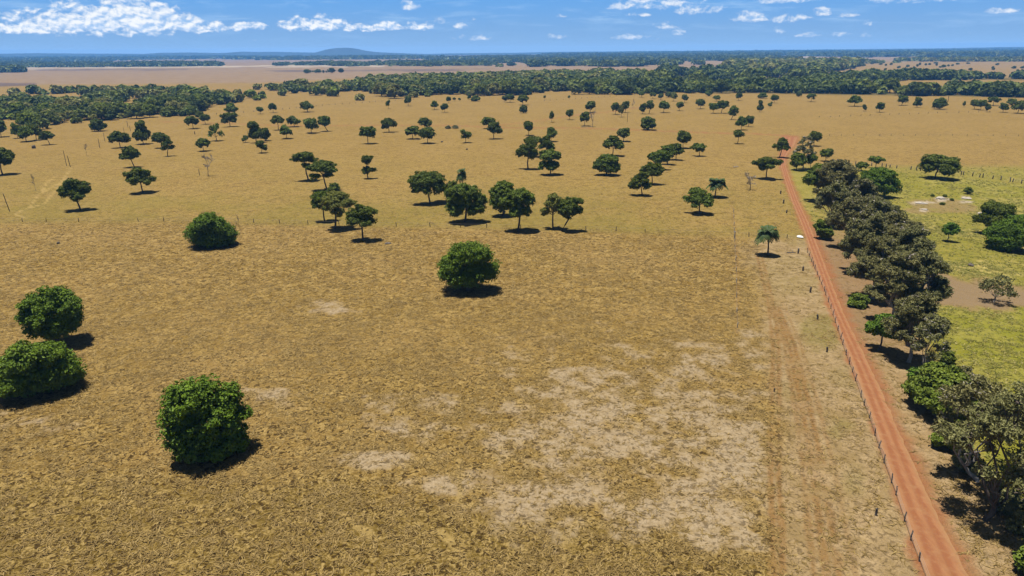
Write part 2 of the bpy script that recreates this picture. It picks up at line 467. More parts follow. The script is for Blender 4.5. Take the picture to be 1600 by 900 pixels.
# woods: (polygon of the tree bases in the photo, spacing in metres, chance, palette)
WOODS = [
    ([(-30, 168), (60, 158), (150, 160), (300, 150), (400, 158), (330, 166), (296, 183), (180, 188), (100, 196), (72, 206), (-30, 208)], 9.5, .70, 'near'),
    ([(-30, 147), (150, 143), (290, 142), (440, 139), (640, 128), (560, 141), (520, 152), (470, 150), (430, 156), (380, 158), (300, 151), (150, 161), (60, 160), (-30, 168)], 10.0, .22, 'near'),
    ([(420, 141), (640, 127), (800, 120), (960, 116.5), (1010, 117), (1010, 124), (960, 137), (960, 147), (800, 149), (640, 153), (590, 157), (520, 154), (440, 151)], 11.0, .74, 'mid'),
    ([(960, 138), (1080, 138), (1250, 134), (1290, 126), (1330, 136), (1400, 145.5), (1500, 145), (1600, 144.5), (1700, 144), (1700, 153), (1600, 152), (1450, 149.5), (1280, 147), (1100, 145), (960, 147)], 11.0, .88, 'dark'),
    ([(1240, 130), (1290, 125), (1330, 121.5), (1400, 121.8), (1500, 122.3), (1700, 122), (1700, 124), (1500, 124.6), (1420, 126), (1330, 130)], 12.0, .80, 'dark'),
    ([(1130, 112), (1135, 101), (1200, 99.5), (1330, 98.5), (1350, 100), (1320, 109), (1290, 114), (1200, 115), (1130, 114)], 16.0, .85, 'light'),
    ([(1000, 117), (1130, 115), (1290, 116), (1290, 123), (1170, 132), (1050, 134), (1000, 132)], 15.0, .10, 'dark'),
    ([(1200, 99), (1290, 96), (1450, 94.5), (1700, 93), (1700, 95.5), (1450, 96.5), (1340, 99.5)], 24.0, .75, 'light'),
    ([(-30, 100.5), (100, 100), (250, 99.8), (345, 100.5), (345, 103), (200, 104.5), (-30, 105.3)], 22.0, .9, 'dark'),
    ([(-30, 110.5), (38, 111), (36, 113.5), (-30, 114)], 14.0, .95, 'dark'),
    ([(-30, 89), (100, 88.5), (330, 90), (300, 93), (110, 96.5), (-30, 98.5)], 34.0, .6, 'dark'),
    ([(430, 102.2), (500, 100), (640, 98), (830, 96), (830, 99), (760, 103), (700, 103), (560, 103.2)], 21.0, .42, 'dark'),
    ([(660, 91), (830, 89.5), (1000, 87), (1130, 91), (1250, 92), (1130, 97), (900, 97), (700, 96)], 30.0, .55, 'dark'),
    ([(850, 88), (1000, 84.5), (1300, 81.5), (1700, 79), (1700, 88), (1450, 90), (1430, 88), (1200, 89), (1000, 90)], 42.0, .50, 'dark'),
    ([(300, 90.5), (440, 91.5), (600, 90.5), (660, 91), (640, 92.3), (420, 93.3)], 34.0, .6, 'dark'),
    ([(640, 104), (860, 101), (1000, 99.5), (1130, 101), (1000, 104), (860, 105)], 40.0, .12, 'dark'),
]
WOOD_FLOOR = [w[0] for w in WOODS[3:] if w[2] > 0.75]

# ------------------------------------------------------------------ materials
def new_mat(name):
    m = bpy.data.materials.new(name); m.use_nodes = True
    return m, NT(m.node_tree)


def finish(k, col, rough=0.9, spec=0.15, bump=None, bump_d=0.05, trans=None):
    out = k.node('ShaderNodeOutputMaterial')
    b = k.node('ShaderNodeBsdfPrincipled')
    k.put(b.inputs['Base Color'], col)
    k.put(b.inputs['Roughness'], rough)
    b.inputs['Specular IOR Level'].default_value = spec
    if bump is not None:
        bn = k.node('ShaderNodeBump'); bn.inputs['Strength'].default_value = 1.0
        bn.inputs['Distance'].default_value = bump_d
        k.link(bump, bn.inputs['Height']); k.link(bn.outputs[0], b.inputs['Normal'])
    sh = b.outputs[0]
    if trans:
        t = k.node('ShaderNodeBsdfTranslucent'); k.put(t.inputs[0], col)
        mx = k.node('ShaderNodeMixShader'); mx.inputs[0].default_value = trans
        k.link(sh, mx.inputs[1]); k.link(t.outputs[0], mx.inputs[2]); sh = mx.outputs[0]
    k.link(sh, out.inputs[0])


def leaf_mat(name, a, b, c=None, trans=0.18):
    """foliage: leaf clumps differ in hue from leaf to leaf and from tree to tree"""
    m, k = new_mat(name)
    geo = k.node('ShaderNodeNewGeometry')
    info = k.node('ShaderNodeObjectInfo')
    tc = k.node('ShaderNodeTexCoord')
    n = k.noise(tc.outputs['Object'], 0.9, 2.0, 0.5)
    f = k.math('ADD', k.math('MULTIPLY', geo.outputs['Random Per Island'], 0.65), k.math('MULTIPLY', k.math('SUBTRACT', n, 0.32), 0.9), clamp=True)
    col = k.mix(f, a, b)
    if c:
        col = k.mix(k.math('MULTIPLY', info.outputs['Random'], 0.6), col, k.mix(1.0, col, c, 'MULTIPLY'))
    finish(k, col, 0.6, 0.15, trans=trans)
    return m


def wood_mat(name, a, b, scale=3.0):
    m, k = new_mat(name)
    tc = k.node('ShaderNodeTexCoord')
    mp = k.node('ShaderNodeMapping'); mp.inputs['Scale'].default_value = (1, 1, 0.25)
    k.link(tc.outputs['Object'], mp.inputs[0])
    n = k.noise(mp.outputs[0], scale, 5.0, 0.65)
    finish(k, k.mix(k.ramp(n, 0.3, 0.7), a, b), 0.9, 0.1, bump=n, bump_d=0.03)
    return m


MAT = {}
MAT['mango'] = leaf_mat('mango_leaves', (0.038, 0.072, 0.003), (0.142, 0.205, 0.012), (0.85, 0.95, 0.9))
MAT['dark'] = leaf_mat('dark_leaves', (0.036, 0.056, 0.004), (0.118, 0.150, 0.014), (1.2, 1.05, 1.0))
MAT['mid'] = leaf_mat('green_leaves', (0.052, 0.080, 0.006), (0.155, 0.190, 0.020), (0.85, 0.95, 1.0))
MAT['light'] = leaf_mat('light_leaves', (0.085, 0.100, 0.016), (0.190, 0.205, 0.040), (1.15, 0.95, 0.9))
MAT['gum'] = leaf_mat('gum_leaves', (0.070, 0.072, 0.020), (0.220, 0.216, 0.080), (1.1, 0.95, 0.95))
MAT['wood_dark'] = leaf_mat('woodland_dark_leaves', (0.042, 0.062, 0.007), (0.100, 0.128, 0.018))
MAT['wood_mid'] = leaf_mat('woodland_leaves', (0.072, 0.090, 0.009), (0.160, 0.182, 0.024))
MAT['wood_light'] = leaf_mat('woodland_pale_leaves', (0.120, 0.120, 0.024), (0.235, 0.222, 0.050))
MAT['wood_bright'] = leaf_mat('woodland_fresh_leaves', (0.085, 0.115, 0.007), (0.185, 0.220, 0.018))
MAT['bright'] = leaf_mat('bright_leaves', (0.055, 0.105, 0.008), (0.130, 0.200, 0.020), (0.9, 1.0, 1.0))
MAT['palm'] = leaf_mat('palm_fronds', (0.030, 0.055, 0.014), (0.080, 0.110, 0.030), (1, 1, 1))
MAT['bark'] = wood_mat('bark', (0.045, 0.034, 0.026), (0.12, 0.092, 0.07))
MAT['gumbark'] = wood_mat('pale_gum_bark', (0.13, 0.11, 0.09), (0.36, 0.32, 0.27))
MAT['deadwood'] = wood_mat('dead_wood', (0.13, 0.11, 0.09), (0.30, 0.26, 0.22))
MAT['postwood'] = wood_mat('weathered_post', (0.05, 0.042, 0.036), (0.14, 0.12, 0.10), 6.0)
MAT['palepost'] = wood_mat('pale_post', (0.25, 0.22, 0.17), (0.36, 0.32, 0.27), 6.0)
m, k = new_mat('rusty_wire'); finish(k, (0.18, 0.15, 0.13), 0.6, 0.3); MAT['wire'] = m
m, k = new_mat('white_plastic'); tc = k.node('ShaderNodeTexCoord')
finish(k, k.mix(k.noise(tc.outputs['Object'], 3.0), (0.45, 0.44, 0.42), (0.55, 0.55, 0.53)), 0.5, 0.3); MAT['plastic'] = m
m, k = new_mat('pale_stone'); tc = k.node('ShaderNodeTexCoord'); n = k.noise(tc.outputs['Object'], 2.5, 6.0)
finish(k, k.mix(n, (0.22, 0.19, 0.15), (0.36, 0.32, 0.27)), 0.9, 0.2, bump=n, bump_d=0.1); MAT['stone'] = m


def ground_material():
    m, k = new_mat('savanna_ground')
    geo = k.node('ShaderNodeNewGeometry')
    P = geo.outputs['Position']

    def att(name):
        a = k.node('ShaderNodeAttribute'); a.attribute_name = name
        s = k.node('ShaderNodeSeparateColor'); k.link(a.outputs['Color'], s.inputs[0])
        return s.outputs[0], s.outputs[1], s.outputs[2], a.outputs['Alpha']
    brown, sand, green, thick = att('mA')
    strip, track, red, pale = att('mB')
    paddock, lush, stuft, bare = att('mC')
    verge, dust, white, forest = att('mD')
    pink, ash, cream, _ = att('mE')
    # large to small natural variation
    v30 = k.noise(P, 0.035, 5.0, 0.6)
    v4 = k.noise(P, 0.28, 5.0, 0.62)
    v1 = k.noise(P, 1.3, 4.0, 0.65)
    # bent straw: ridges of a twisted noise, coarser away from the near end of the pasture
    sepP = k.node('ShaderNodeSeparateXYZ'); k.link(P, sepP.inputs[0])
    coarse = k.ramp(sepP.outputs[1], 75.0, 150.0)

    def ridges(scale, dist, c0, wdt):
        w = k.noise(P, scale, 2.0, 0.5, dist)
        return k.ramp(k.math('ABSOLUTE', k.math('SUBTRACT', w, c0)), 0.0, wdt, 1.0, 0.0)

    def lerp(f, a, b):
        return k.math('ADD', k.math('MULTIPLY', b, f), k.math('MULTIPLY', a, k.math('SUBTRACT', 1.0, f)))
    s_near = k.math('MAXIMUM', ridges(0.80, 1.6, 0.5, 0.085), k.math('MULTIPLY', ridges(1.5, 1.8, 0.48, 0.065), 0.8))
    s_far = k.math('MAXIMUM', ridges(0.52, 1.6, 0.5, 0.085), k.math('MULTIPLY', ridges(0.95, 1.8, 0.48, 0.065), 0.8))
    straw = lerp(coarse, s_near, s_far)
    straw = k.math('MULTIPLY', straw, k.ramp(v4, 0.32, 0.58, 0.45, 1.0))

    # dark tussocks and their shadows painted as specks between the straw
    amount = k.ramp(v4, 0.30, 0.62, -0.035, 0.035)
    def tussock_shade(scale, lo):
        n = k.math('SUBTRACT', k.noise(P, scale, 2.5, 0.6, 0.9), amount)
        return k.ramp(n, lo, lo + 0.075, 1.0, 0.0)
    speck = lerp(coarse, tussock_shade(1.55, 0.392), k.math('MULTIPLY', tussock_shade(0.95, 0.392), 0.72))

    # base covers
    gold = k.mix(k.ramp(v30, 0.3, 0.7), C_GOLD_A, C_GOLD_B)
    nearer = k.ramp(sepP.outputs[1], 190.0, 420.0, 1.0, 0.0)
    gold = k.mix(k.math('MULTIPLY', straw, k.math('ADD', 0.30, k.math('MULTIPLY', nearer, 0.35))), gold, C_STRAW)
    gold = k.mix(k.math('MULTIPLY', speck, k.math('ADD', 0.30, k.math('MULTIPLY', nearer, 0.35))), gold, C_SPECK)
    gold = k.mix(k.ramp(v4, 0.45, 0.75, 0.0, 0.65), gold, C_BROWN_A)
    pinkc = k.mix(k.ramp(v30, 0.3, 0.7), C_PINK_A, C_PINK_B)
    col = k.mix(pink, gold, pinkc)
    col = k.mix(k.math('MULTIPLY', ash, 0.85), col, C_ASH)
    col = k.mix(k.math('MULTIPLY', cream, 0.8), col, C_CREAM)
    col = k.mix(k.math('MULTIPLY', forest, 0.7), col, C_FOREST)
    g = k.math('MULTIPLY', green, k.ramp(v1, 0.30, 0.62, 0.35, 1.0))
    col = k.mix(k.math('MULTIPLY', g, 0.62), col, C_GREENGRASS)
    bcol = k.mix(k.ramp(v4, 0.32, 0.68), C_BROWN_A, C_BROWN_B)
    bcol = k.mix(k.ramp(v30, 0.42, 0.66, 0.0, 0.7), bcol, C_BROWN_C)
    bcol = k.mix(k.math('MULTIPLY', thick, 0.75), bcol, C_THICK)
    bcol = k.mix(k.math('MULTIPLY', straw, 0.80), bcol, C_STRAW)
    col = k.mix(brown, col, bcol)
    col = k.mix(k.math('MULTIPLY', green, k.math('MULTIPLY', brown, 0.55)), col, C_GREENGRASS)
    scol = k.mix(k.ramp(v1, 0.3, 0.7), C_SAND_A, C_SAND_B)
    stripc = k.mix(k.ramp(v4, 0.35, 0.65), C_STRIP_A, C_STRIP_B)
    col = k.mix(k.math('MULTIPLY', strip, 0.75), col, stripc)
    col = k.mix(k.math('MULTIPLY', g, k.math('MULTIPLY', strip, 0.6)), col, C_GREENGRASS)
    sandm = k.math('MULTIPLY', sand, k.ramp(v1, 0.28, 0.52, 0.55, 1.0))
    col = k.mix(sandm, col, scol)
    col = k.mix(k.math('MULTIPLY', track, k.ramp(v1, 0.3, 0.6, 0.6, 1.0)), col, C_TRACK)
    col = k.mix(pale, col, C_STRAW)
    # right of the road
    pcol = k.mix(k.ramp(v4, 0.3, 0.7), C_PAD_A, C_PAD_B)
    pcol = k.mix(k.math('MULTIPLY', lush, 0.8), pcol, k.mix(v1, C_LUSH_A, C_LUSH_B))
    pcol = k.mix(k.math('MULTIPLY', stuft, k.math('ADD', 0.25, k.math('MULTIPLY', straw, 0.75))), pcol, C_PADSTRAW)
    col = k.mix(verge, col, k.mix(k.ramp(v4, 0.35, 0.65), C_VERGE_A, C_VERGE_B))
    col = k.mix(k.math('MULTIPLY', dust, 0.7), col, C_DUST)
    col = k.mix(paddock, col, pcol)
    col = k.mix(bare, col, k.mix(v1, C_BARE_A, C_BARE_B))
    col = k.mix(white, col, C_WHITE)
    col = k.mix(k.math('MULTIPLY', red, k.ramp(v1, 0.25, 0.6, 0.7, 1.0)), col, C_RED)
    # painted tussock and shadow specks where the grass is clumped
    spk_amt = k.math('ADD', k.math('MULTIPLY', brown, 0.88), k.math('ADD', k.math('MULTIPLY', verge, 0.35), k.math('MULTIPLY', paddock, 0.25)))
    spk_amt = k.math('MULTIPLY', spk_amt, k.math('SUBTRACT', 1.0, k.math('MULTIPLY', k.math('ADD', red, k.math('MULTIPLY', strip, 0.55), clamp=True), 0.9)))
    spk_amt = k.math('MULTIPLY', spk_amt, k.math('SUBTRACT', 1.0, k.math('MULTIPLY', sand, 0.42)))
    col = k.mix(k.math('MULTIPLY', speck, spk_amt), col, C_SPECK)
    fine = k.noise(P, 4.5, 3.0, 0.7)
    col = k.mix(k.ramp(fine, 0.3, 0.7, 0.0, 0.30, False), col, k.mix(1.0, col, (0.55, 0.52, 0.48), 'MULTIPLY'))
    h = k.math('ADD', k.math('MULTIPLY', v1, 0.6), k.math('ADD', k.math('MULTIPLY', straw, 0.25), k.math('MULTIPLY', fine, 0.5)))
    finish(k, col, 0.95, 0.05, bump=h, bump_d=0.22)
    return m


C_GOLD_A = (0.1604, 0.1026, 0.0271); C_GOLD_B = (0.1831, 0.1192, 0.0349)
C_STRAW = (0.2711, 0.1892, 0.0663)
C_BROWN_A = (0.0942, 0.0558, 0.0116); C_BROWN_B = (0.1487, 0.0917, 0.0215); C_BROWN_C = (0.1676, 0.1041, 0.0332)
C_THICK = (0.0739, 0.0484, 0.0083)
C_SAND_A = (0.2060, 0.1494, 0.0802); C_SAND_B = (0.2505, 0.1911, 0.1133)
C_STRIP_A = (0.1817, 0.1268, 0.0576); C_STRIP_B = (0.2565, 0.1842, 0.1010)
C_TRACK = (0.1588, 0.0874, 0.0288)
C_GREENGRASS = (0.116, 0.097, 0.016)
C_PAD_A = (0.1187, 0.1104, 0.0162); C_PAD_B = (0.1904, 0.1564, 0.0315)
C_LUSH_A = (0.1066, 0.1121, 0.0088); C_LUSH_B = (0.1728, 0.1581, 0.0176)
C_PADSTRAW = (0.3014, 0.2376, 0.0800)
C_VERGE_A = (0.1837, 0.1210, 0.0516); C_VERGE_B = (0.2447, 0.1717, 0.0852)
C_DUST = (0.141, 0.086, 0.041)
C_BARE_A = (0.137, 0.092, 0.044); C_BARE_B = (0.174, 0.122, 0.067)
C_WHITE = (0.266, 0.216, 0.148)
C_RED = (0.183, 0.077, 0.032)
C_SPECK = (0.028, 0.016, 0.004)
C_PINK_A = (0.145, 0.096, 0.050); C_PINK_B = (0.183, 0.128, 0.073)
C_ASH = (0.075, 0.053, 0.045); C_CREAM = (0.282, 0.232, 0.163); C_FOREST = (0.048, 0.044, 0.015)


# ------------------------------------------------------------------ the plain
def build_ground():
    dense = np.radians(np.arange(-46, 46.01, 0.14))
    coarse = np.radians(np.arange(52, 309, 6.0))
    ang = np.concatenate([dense, coarse])          # clockwise from +Y, wraps round
    rows = []
    dep = 44.0
    while dep > 0.205:
        rows.append(CAM_H / math.tan(R(dep)))
        dep -= 0.075 if dep > 4 else (0.05 if dep > 1.0 else 0.025)
    rr = np.concatenate([[12, 24, 36, 44], rows])
    A, RR = np.meshgrid(ang, rr)
    X = (np.sin(A) * RR).ravel(); Y = (np.cos(A) * RR).ravel()
    X = np.concatenate([X, [0.0]]); Y = np.concatenate([Y, [0.0]])
    na, nr = len(ang), len(rr)
    i = np.arange(nr - 1)[:, None] * na; j = np.arange(na)[None, :]; j2 = (j + 1) % na
    F = np.stack([(i + j), (i + na + j), (i + na + j2), (i + j2)], -1).reshape(-1, 4)[:, ::-1]
    tri = np.stack([np.arange(na), (np.arange(na) + 1) % na, np.full(na, na * nr)], -1)[:, ::-1]
    V = np.stack([X, Y, np.zeros_like(X)], -1)
    o = mesh_np('ground', V, [F, tri], ground_material())
    tag(o, kind='structure')
    mk = masks(X, Y)
    for nm, ks in (('mA', ('brown', 'sand', 'green', 'thick')), ('mB', ('strip', 'track', 'red', 'pale')), ('mC', ('paddock', 'lush', 'strawtuft', 'bare')),
                   ('mD', ('verge', 'dust', 'white', 'forest')), ('mE', ('pink', 'ash', 'cream', None))):
        a = o.data.attributes.new(nm, 'FLOAT_COLOR', 'POINT')
        d = np.stack([np.asarray(mk[q], np.float32) if q else np.zeros(len(X), np.float32) for q in ks], -1)
        a.data.foreach_set('color', np.ascontiguousarray(d, np.float32).ravel())
    return o


build_ground()


# ------------------------------------------------------------------ the red road
def build_road():
    m, k = new_mat('red_dirt')
    at = k.node('ShaderNodeAttribute'); at.attribute_name = 'across'
    u = at.outputs['Fac']
    geo = k.node('ShaderNodeNewGeometry'); P = geo.outputs['Position']
    mp = k.node('ShaderNodeMapping'); mp.inputs['Rotation'].default_value = (0, 0, math.atan2(ROAD[-6][0] - ROAD[6][0], ROAD[-6][1] - ROAD[6][1]))
    mp.inputs['Scale'].default_value = (1.0, 0.12, 1.0)
    k.link(P, mp.inputs[0])
    streak = k.noise(mp.outputs[0], 1.6, 5.0, 0.65)
    v = k.noise(P, 0.9, 5.0, 0.65)
    f = k.noise(P, 7.0, 3.0, 0.7)
    rut = k.math('ABSOLUTE', k.math('SUBTRACT', k.math('ABSOLUTE', k.math('ADD', u, k.math('MULTIPLY', k.math('SUBTRACT', streak, 0.5), 0.35))), 0.34))
    rutm = k.ramp(rut, 0.06, 0.26, 1.0, 0.0)
    col = k.mix(k.ramp(streak, 0.3, 0.7), (0.1705, 0.0751, 0.0327), (0.2040, 0.0940, 0.0421))
    col = k.mix(k.math('MULTIPLY', rutm, 0.75), col, (0.1501, 0.0552, 0.0232))
    col = k.mix(k.ramp(k.math('ABSOLUTE', u), 0.55, 1.0, 0.0, 0.75), col, (0.2040, 0.1207, 0.0542))
    col = k.mix(k.ramp(v, 0.45, 0.72, 0.0, 0.5), col, (0.2187, 0.1207, 0.0568))
    col = k.mix(k.ramp(f, 0.45, 0.75, 0.0, 0.25), col, (0.1118, 0.0457, 0.0206))
    h = k.math('ADD', k.math('MULTIPLY', f, 0.3), k.math('MULTIPLY', k.math('SUBTRACT', 1.0, rutm), 0.6))
    finish(k, col, 0.95, 0.05, bump=h, bump_d=0.08)
    pts = np.array(ROAD)
    seg = np.concatenate([[0], np.cumsum(np.hypot(np.diff(pts[:, 0]), np.diff(pts[:, 1])))])
    s = np.arange(0, seg[-1], 0.6)
    cx = np.interp(s, seg, pts[:, 0]); cy = np.interp(s, seg, pts[:, 1]); hw = np.interp(s, seg, pts[:, 2])
    ker = np.hanning(41); ker /= ker.sum()
    sm = lambda a: np.convolve(np.pad(a, 20, 'edge'), ker, 'valid')
    cx, cy, hw = sm(cx), sm(cy), sm(hw)
    tx, ty = np.gradient(cx), np.gradient(cy); L = np.hypot(tx, ty); nx, ny = -ty / L, tx / L
    us = np.array([-.9, -.75, -.55, -.34, -.12, .12, .34, .55, .75, .9])
    zs = np.array([0.006, .03, .045, .03, .055, .055, .03, .045, .03, .006])
    V = []; U = []
    for q, (uu, zz) in enumerate(zip(us, zs)):
        e = hw * uu
        if abs(uu) >= .9:
            e = e + uu * ((fbm(s / 1.3, s * 0 + uu * 7, 31, 4) - .5) * .6)
        V.append(np.stack([cx + nx * e, cy + ny * e, np.full_like(cx, zz) + 0.004], -1)); U.append(np.full(len(cx), uu))
    n = len(cx); V = np.concatenate(V); U = np.concatenate(U)
    i = np.arange(n - 1); F = np.concatenate([np.stack([q * n + i, q * n + i + 1, (q + 1) * n + i + 1, (q + 1) * n + i], -1) for q in range(len(us) - 1)])
    o = mesh_np('road', V, F, m, smooth=True)
    me = o.data
    if me.polygons[0].normal.z < 0:
        me.flip_normals()
    a = me.attributes.new('across', 'FLOAT', 'POINT'); a.data.foreach_set('value', U.astype(np.float32))
    tag(o, kind='structure')


build_road()


# ------------------------------------------------------------------ far hills and the air
def build_hills():
    m, k = new_mat('far_hill_bush')
    geo = k.node('ShaderNodeNewGeometry'); n = k.noise(geo.outputs['Position'], 0.004, 5.0, 0.6)
    finish(k, k.mix(n, (0.025, 0.032, 0.016), (0.055, 0.058, 0.030)), 0.95, 0.05)

    def ridge(D, prof, depth, seed):
        """a range whose skyline follows (photo x, photo y) as seen at distance D"""
        xs = np.arange(prof[0][0], prof[-1][0] + 1, 4.0)
        ys = np.interp(xs, [p[0] for p in prof], [p[1] for p in prof])
        kk = np.array([.15, .2, .3, .2, .15]); ys = np.convolve(np.pad(ys, 2, 'edge'), kk, 'valid')
        rows = []
        for q, (dd, hh) in enumerate([(-depth, 0), (-depth * .6, .35), (-depth * .25, .82), (0, 1.0), (depth * .3, .95), (depth, 0)]):
            P = []
            for x, y in zip(xs, ys):
                d = ray(x, y); hor = math.hypot(d[0], d[1]); t = D / hor
                z = CAM_H + d[2] * t
                dirx, diry = d[0] / hor, d[1] / hor
                jit = (float(fbm(np.array(x / 37.0), np.array(q * 3.1), seed)) - .5) * depth * .35
                P.append((dirx * (D + dd + jit), diry * (D + dd + jit), max(z, 4) * hh * (1 if hh >= .9 else 0.85 + 0.3 * float(fbm(np.array(x / 9.0), np.array(q * 5.0), seed + 3))) - (0 if hh else 3)))
            rows.append(P)
        V = np.array(rows).reshape(-1, 3); n = len(xs)
        i = np.arange(n - 1)
        F = np.concatenate([np.stack([q * n + i, q * n + i + 1, (q + 1) * n + i + 1, (q + 1) * n + i], -1) for q in range(5)])
        o = mesh_np('hills', V, F, m, smooth=True)
        tag(o, kind='structure')
    ridge(11600, [(180, 88), (215, 85), (250, 82.5), (300, 82), (345, 83), (372, 81.2), (382, 80.2), (392, 81.3), (430, 81), (480, 82), (560, 83), (620, 83.3), (700, 85), (740, 86.5)], 900, 41)
    ridge(10600, [(470, 86), (492, 82.5), (505, 78.5), (518, 75.6), (535, 74.4), (552, 75.0), (566, 78), (582, 81), (610, 82.5), (640, 83.5), (680, 86)], 700, 47)
    ridge(12500, [(600, 86), (700, 83.5), (800, 82.5), (870, 81), (960, 80.3), (1050, 79.3), (1120, 79.6), (1220, 78.0), (1300, 77.4), (1390, 76.2), (1480, 75.4), (1560, 73.6), (1640, 73), (1720, 73)], 900, 53)
    ridge(12300, [(-90, 84.5), (0, 84), (60, 83), (120, 83.6), (200, 84), (260, 84.5), (330, 85.5)], 900, 57)


build_hills()


def build_haze():
    me = bpy.data.meshes.new('haze')
    s, z0, z1 = HAZE_R, -4.0, HAZE_TOP
    v = [(x, y, z) for z in (z0, z1) for y in (-s, s) for x in (-s, s)]
    f = [(0, 2, 3, 1), (4, 5, 7, 6), (0, 1, 5, 4), (2, 6, 7, 3), (0, 4, 6, 2), (1, 3, 7, 5)]
    me.from_pydata(v, [], f); me.update()
    o = bpy.data.objects.new('haze', me); C.objects.link(o)
    m = bpy.data.materials.new('haze'); m.use_nodes = True
    k = NT(m.node_tree)
    out = k.node('ShaderNodeOutputMaterial'); vol = k.node('ShaderNodeVolumePrincipled')
    vol.inputs['Color'].default_value = (*HAZE_COL, 1)
    vol.inputs['Density'].default_value = HAZE_DENS
    vol.inputs['Anisotropy'].default_value = 0.0
    k.link(vol.outputs[0], out.inputs['Volume'])
    me.materials.append(m)
    tag(o, kind='stuff')


build_haze()

# ------------------------------------------------------------------ growing trees
def tube(path, radii, sides=6):
    """tapered tube along a path: vertices and quads"""
    P = np.asarray(path, float); r = np.asarray(radii, float)
    T = np.gradient(P, axis=0); T /= np.linalg.norm(T, axis=1)[:, None] + 1e-9
    ref = np.where(np.abs(T[:, 2:3]) > .9, np.array([[1.0, 0, 0]]), np.array([[0, 0, 1.0]]))
    A = np.cross(T, ref); A /= np.linalg.norm(A, axis=1)[:, None] + 1e-9
    B = np.cross(T, A)
    th = np.linspace(0, 2 * math.pi, sides, endpoint=False)
    V = P[:, None] + r[:, None, None] * (np.cos(th)[None, :, None] * A[:, None] + np.sin(th)[None, :, None] * B[:, None])
    n = len(P); i = np.arange(n - 1)[:, None] * sides; j = np.arange(sides)[None]; j2 = (j + 1) % sides
    F = np.stack([i + j, i + j2, i + sides + j2, i + sides + j], -1).reshape(-1, 4)
    return V.reshape(-1, 3), F


class Bag:
    def __init__(s): s.V = []; s.F = []; s.n = 0
    def add(s, V, F):
        s.V.append(np.asarray(V, float)); s.F.append(np.asarray(F) + s.n); s.n += len(V)
    def get(s):
        return np.concatenate(s.V), np.concatenate(s.F)


def bend(a, b, n, rng, wob):
    """a slightly crooked path from a to b"""
    a = np.asarray(a, float); b = np.asarray(b, float)
    t = np.linspace(0, 1, n)[:, None]
    P = a + (b - a) * t
    L = np.linalg.norm(b - a)
    off = rng.normal(0, wob * L, (n, 3)); off[0] = 0; off[-1] = 0
    off[:, 2] *= .4
    return P + off * np.sin(t * math.pi)


def leaves(P, N, size, rng, long=1.6):
    """one small leaf-spray quad at each point, facing roughly along N"""
    n = len(P)
    N = N / (np.linalg.norm(N, axis=1)[:, None] + 1e-9)
    t = rng.normal(size=(n, 3)); A = np.cross(N, t); A /= np.linalg.norm(A, axis=1)[:, None] + 1e-9
    B = np.cross(N, A)
    s = size * rng.uniform(.65, 1.35, n)[:, None]
    a = A * s * .5 * long; b = B * s * .5
    dr = N * s * .18
    V = np.stack([P - a - dr, P - b + dr * .5, P + a - dr, P + b + dr * .5], 1).reshape(-1, 3)
    F = np.arange(n * 4).reshape(-1, 4)
    return V, F


def sphere_dirs(n, rng, up=0.0):
    d = rng.normal(size=(n, 3)); d[:, 2] += up
    return d / np.linalg.norm(d, axis=1)[:, None]


def crown(lobes, rc, ls, rng, fill=0.9, droop=0.0, ragged=.35, n_max=40000, wild=.55, long=1.6):
    """lobes (x,y,z,rx,ry,rz) -> clumps on their surfaces -> leaf quads. rc clump radius, ls leaf size"""
    cen = []; out = []
    L = np.array(lobes, float)
    for q, (x, y, z, rx, ry, rz) in enumerate(L):
        area = 4 * math.pi * ((rx * ry) ** 1.6 / 3 + (rx * rz) ** 1.6 / 3 + (ry * rz) ** 1.6 / 3) ** (1 / 1.6)
        n = max(5, int(area / (rc * rc * 1.5)))
        d = sphere_dirs(n, rng, .15)
        k = rng.uniform(1 - ragged * .7, 1 + ragged * .25, n)[:, None]
        p = np.array([x, y, z]) + d * np.array([rx, ry, rz]) * k
        p[:, 2] -= droop * rng.random(n) * rc * 2
        keep = np.ones(n, bool)
        for r, o in enumerate(L):
            if r != q:
                keep &= (((p - o[:3]) / (o[3:] * .72)) ** 2).sum(1) > 1
        cen.append(p[keep]); out.append(d[keep])
    cen = np.concatenate(cen); out = np.concatenate(out)
    if not len(cen):
        cen = L[:, :3]; out = np.tile([0, 0, 1.0], (len(L), 1))
    per = max(6, int(4 * math.pi * rc * rc * fill / (ls * ls * .75)))
    per = min(per, max(6, n_max // len(cen)))
    nC = len(cen)
    d = sphere_dirs(nC * per, rng, .45).reshape(nC, per, 3)
    rr = rc * rng.uniform(.6, 1.25, (nC, 1, 1)) * rng.uniform(.55, 1.05, (nC, per, 1))
    P = cen[:, None] + d * rr * np.array([1.1, 1.1, .8])
    N = d + .5 * out[:, None] + rng.normal(0, wild, (nC, per, 3)) + np.array([0, 0, .35])
    return leaves(P.reshape(-1, 3), N.reshape(-1, 3), ls, rng, long)


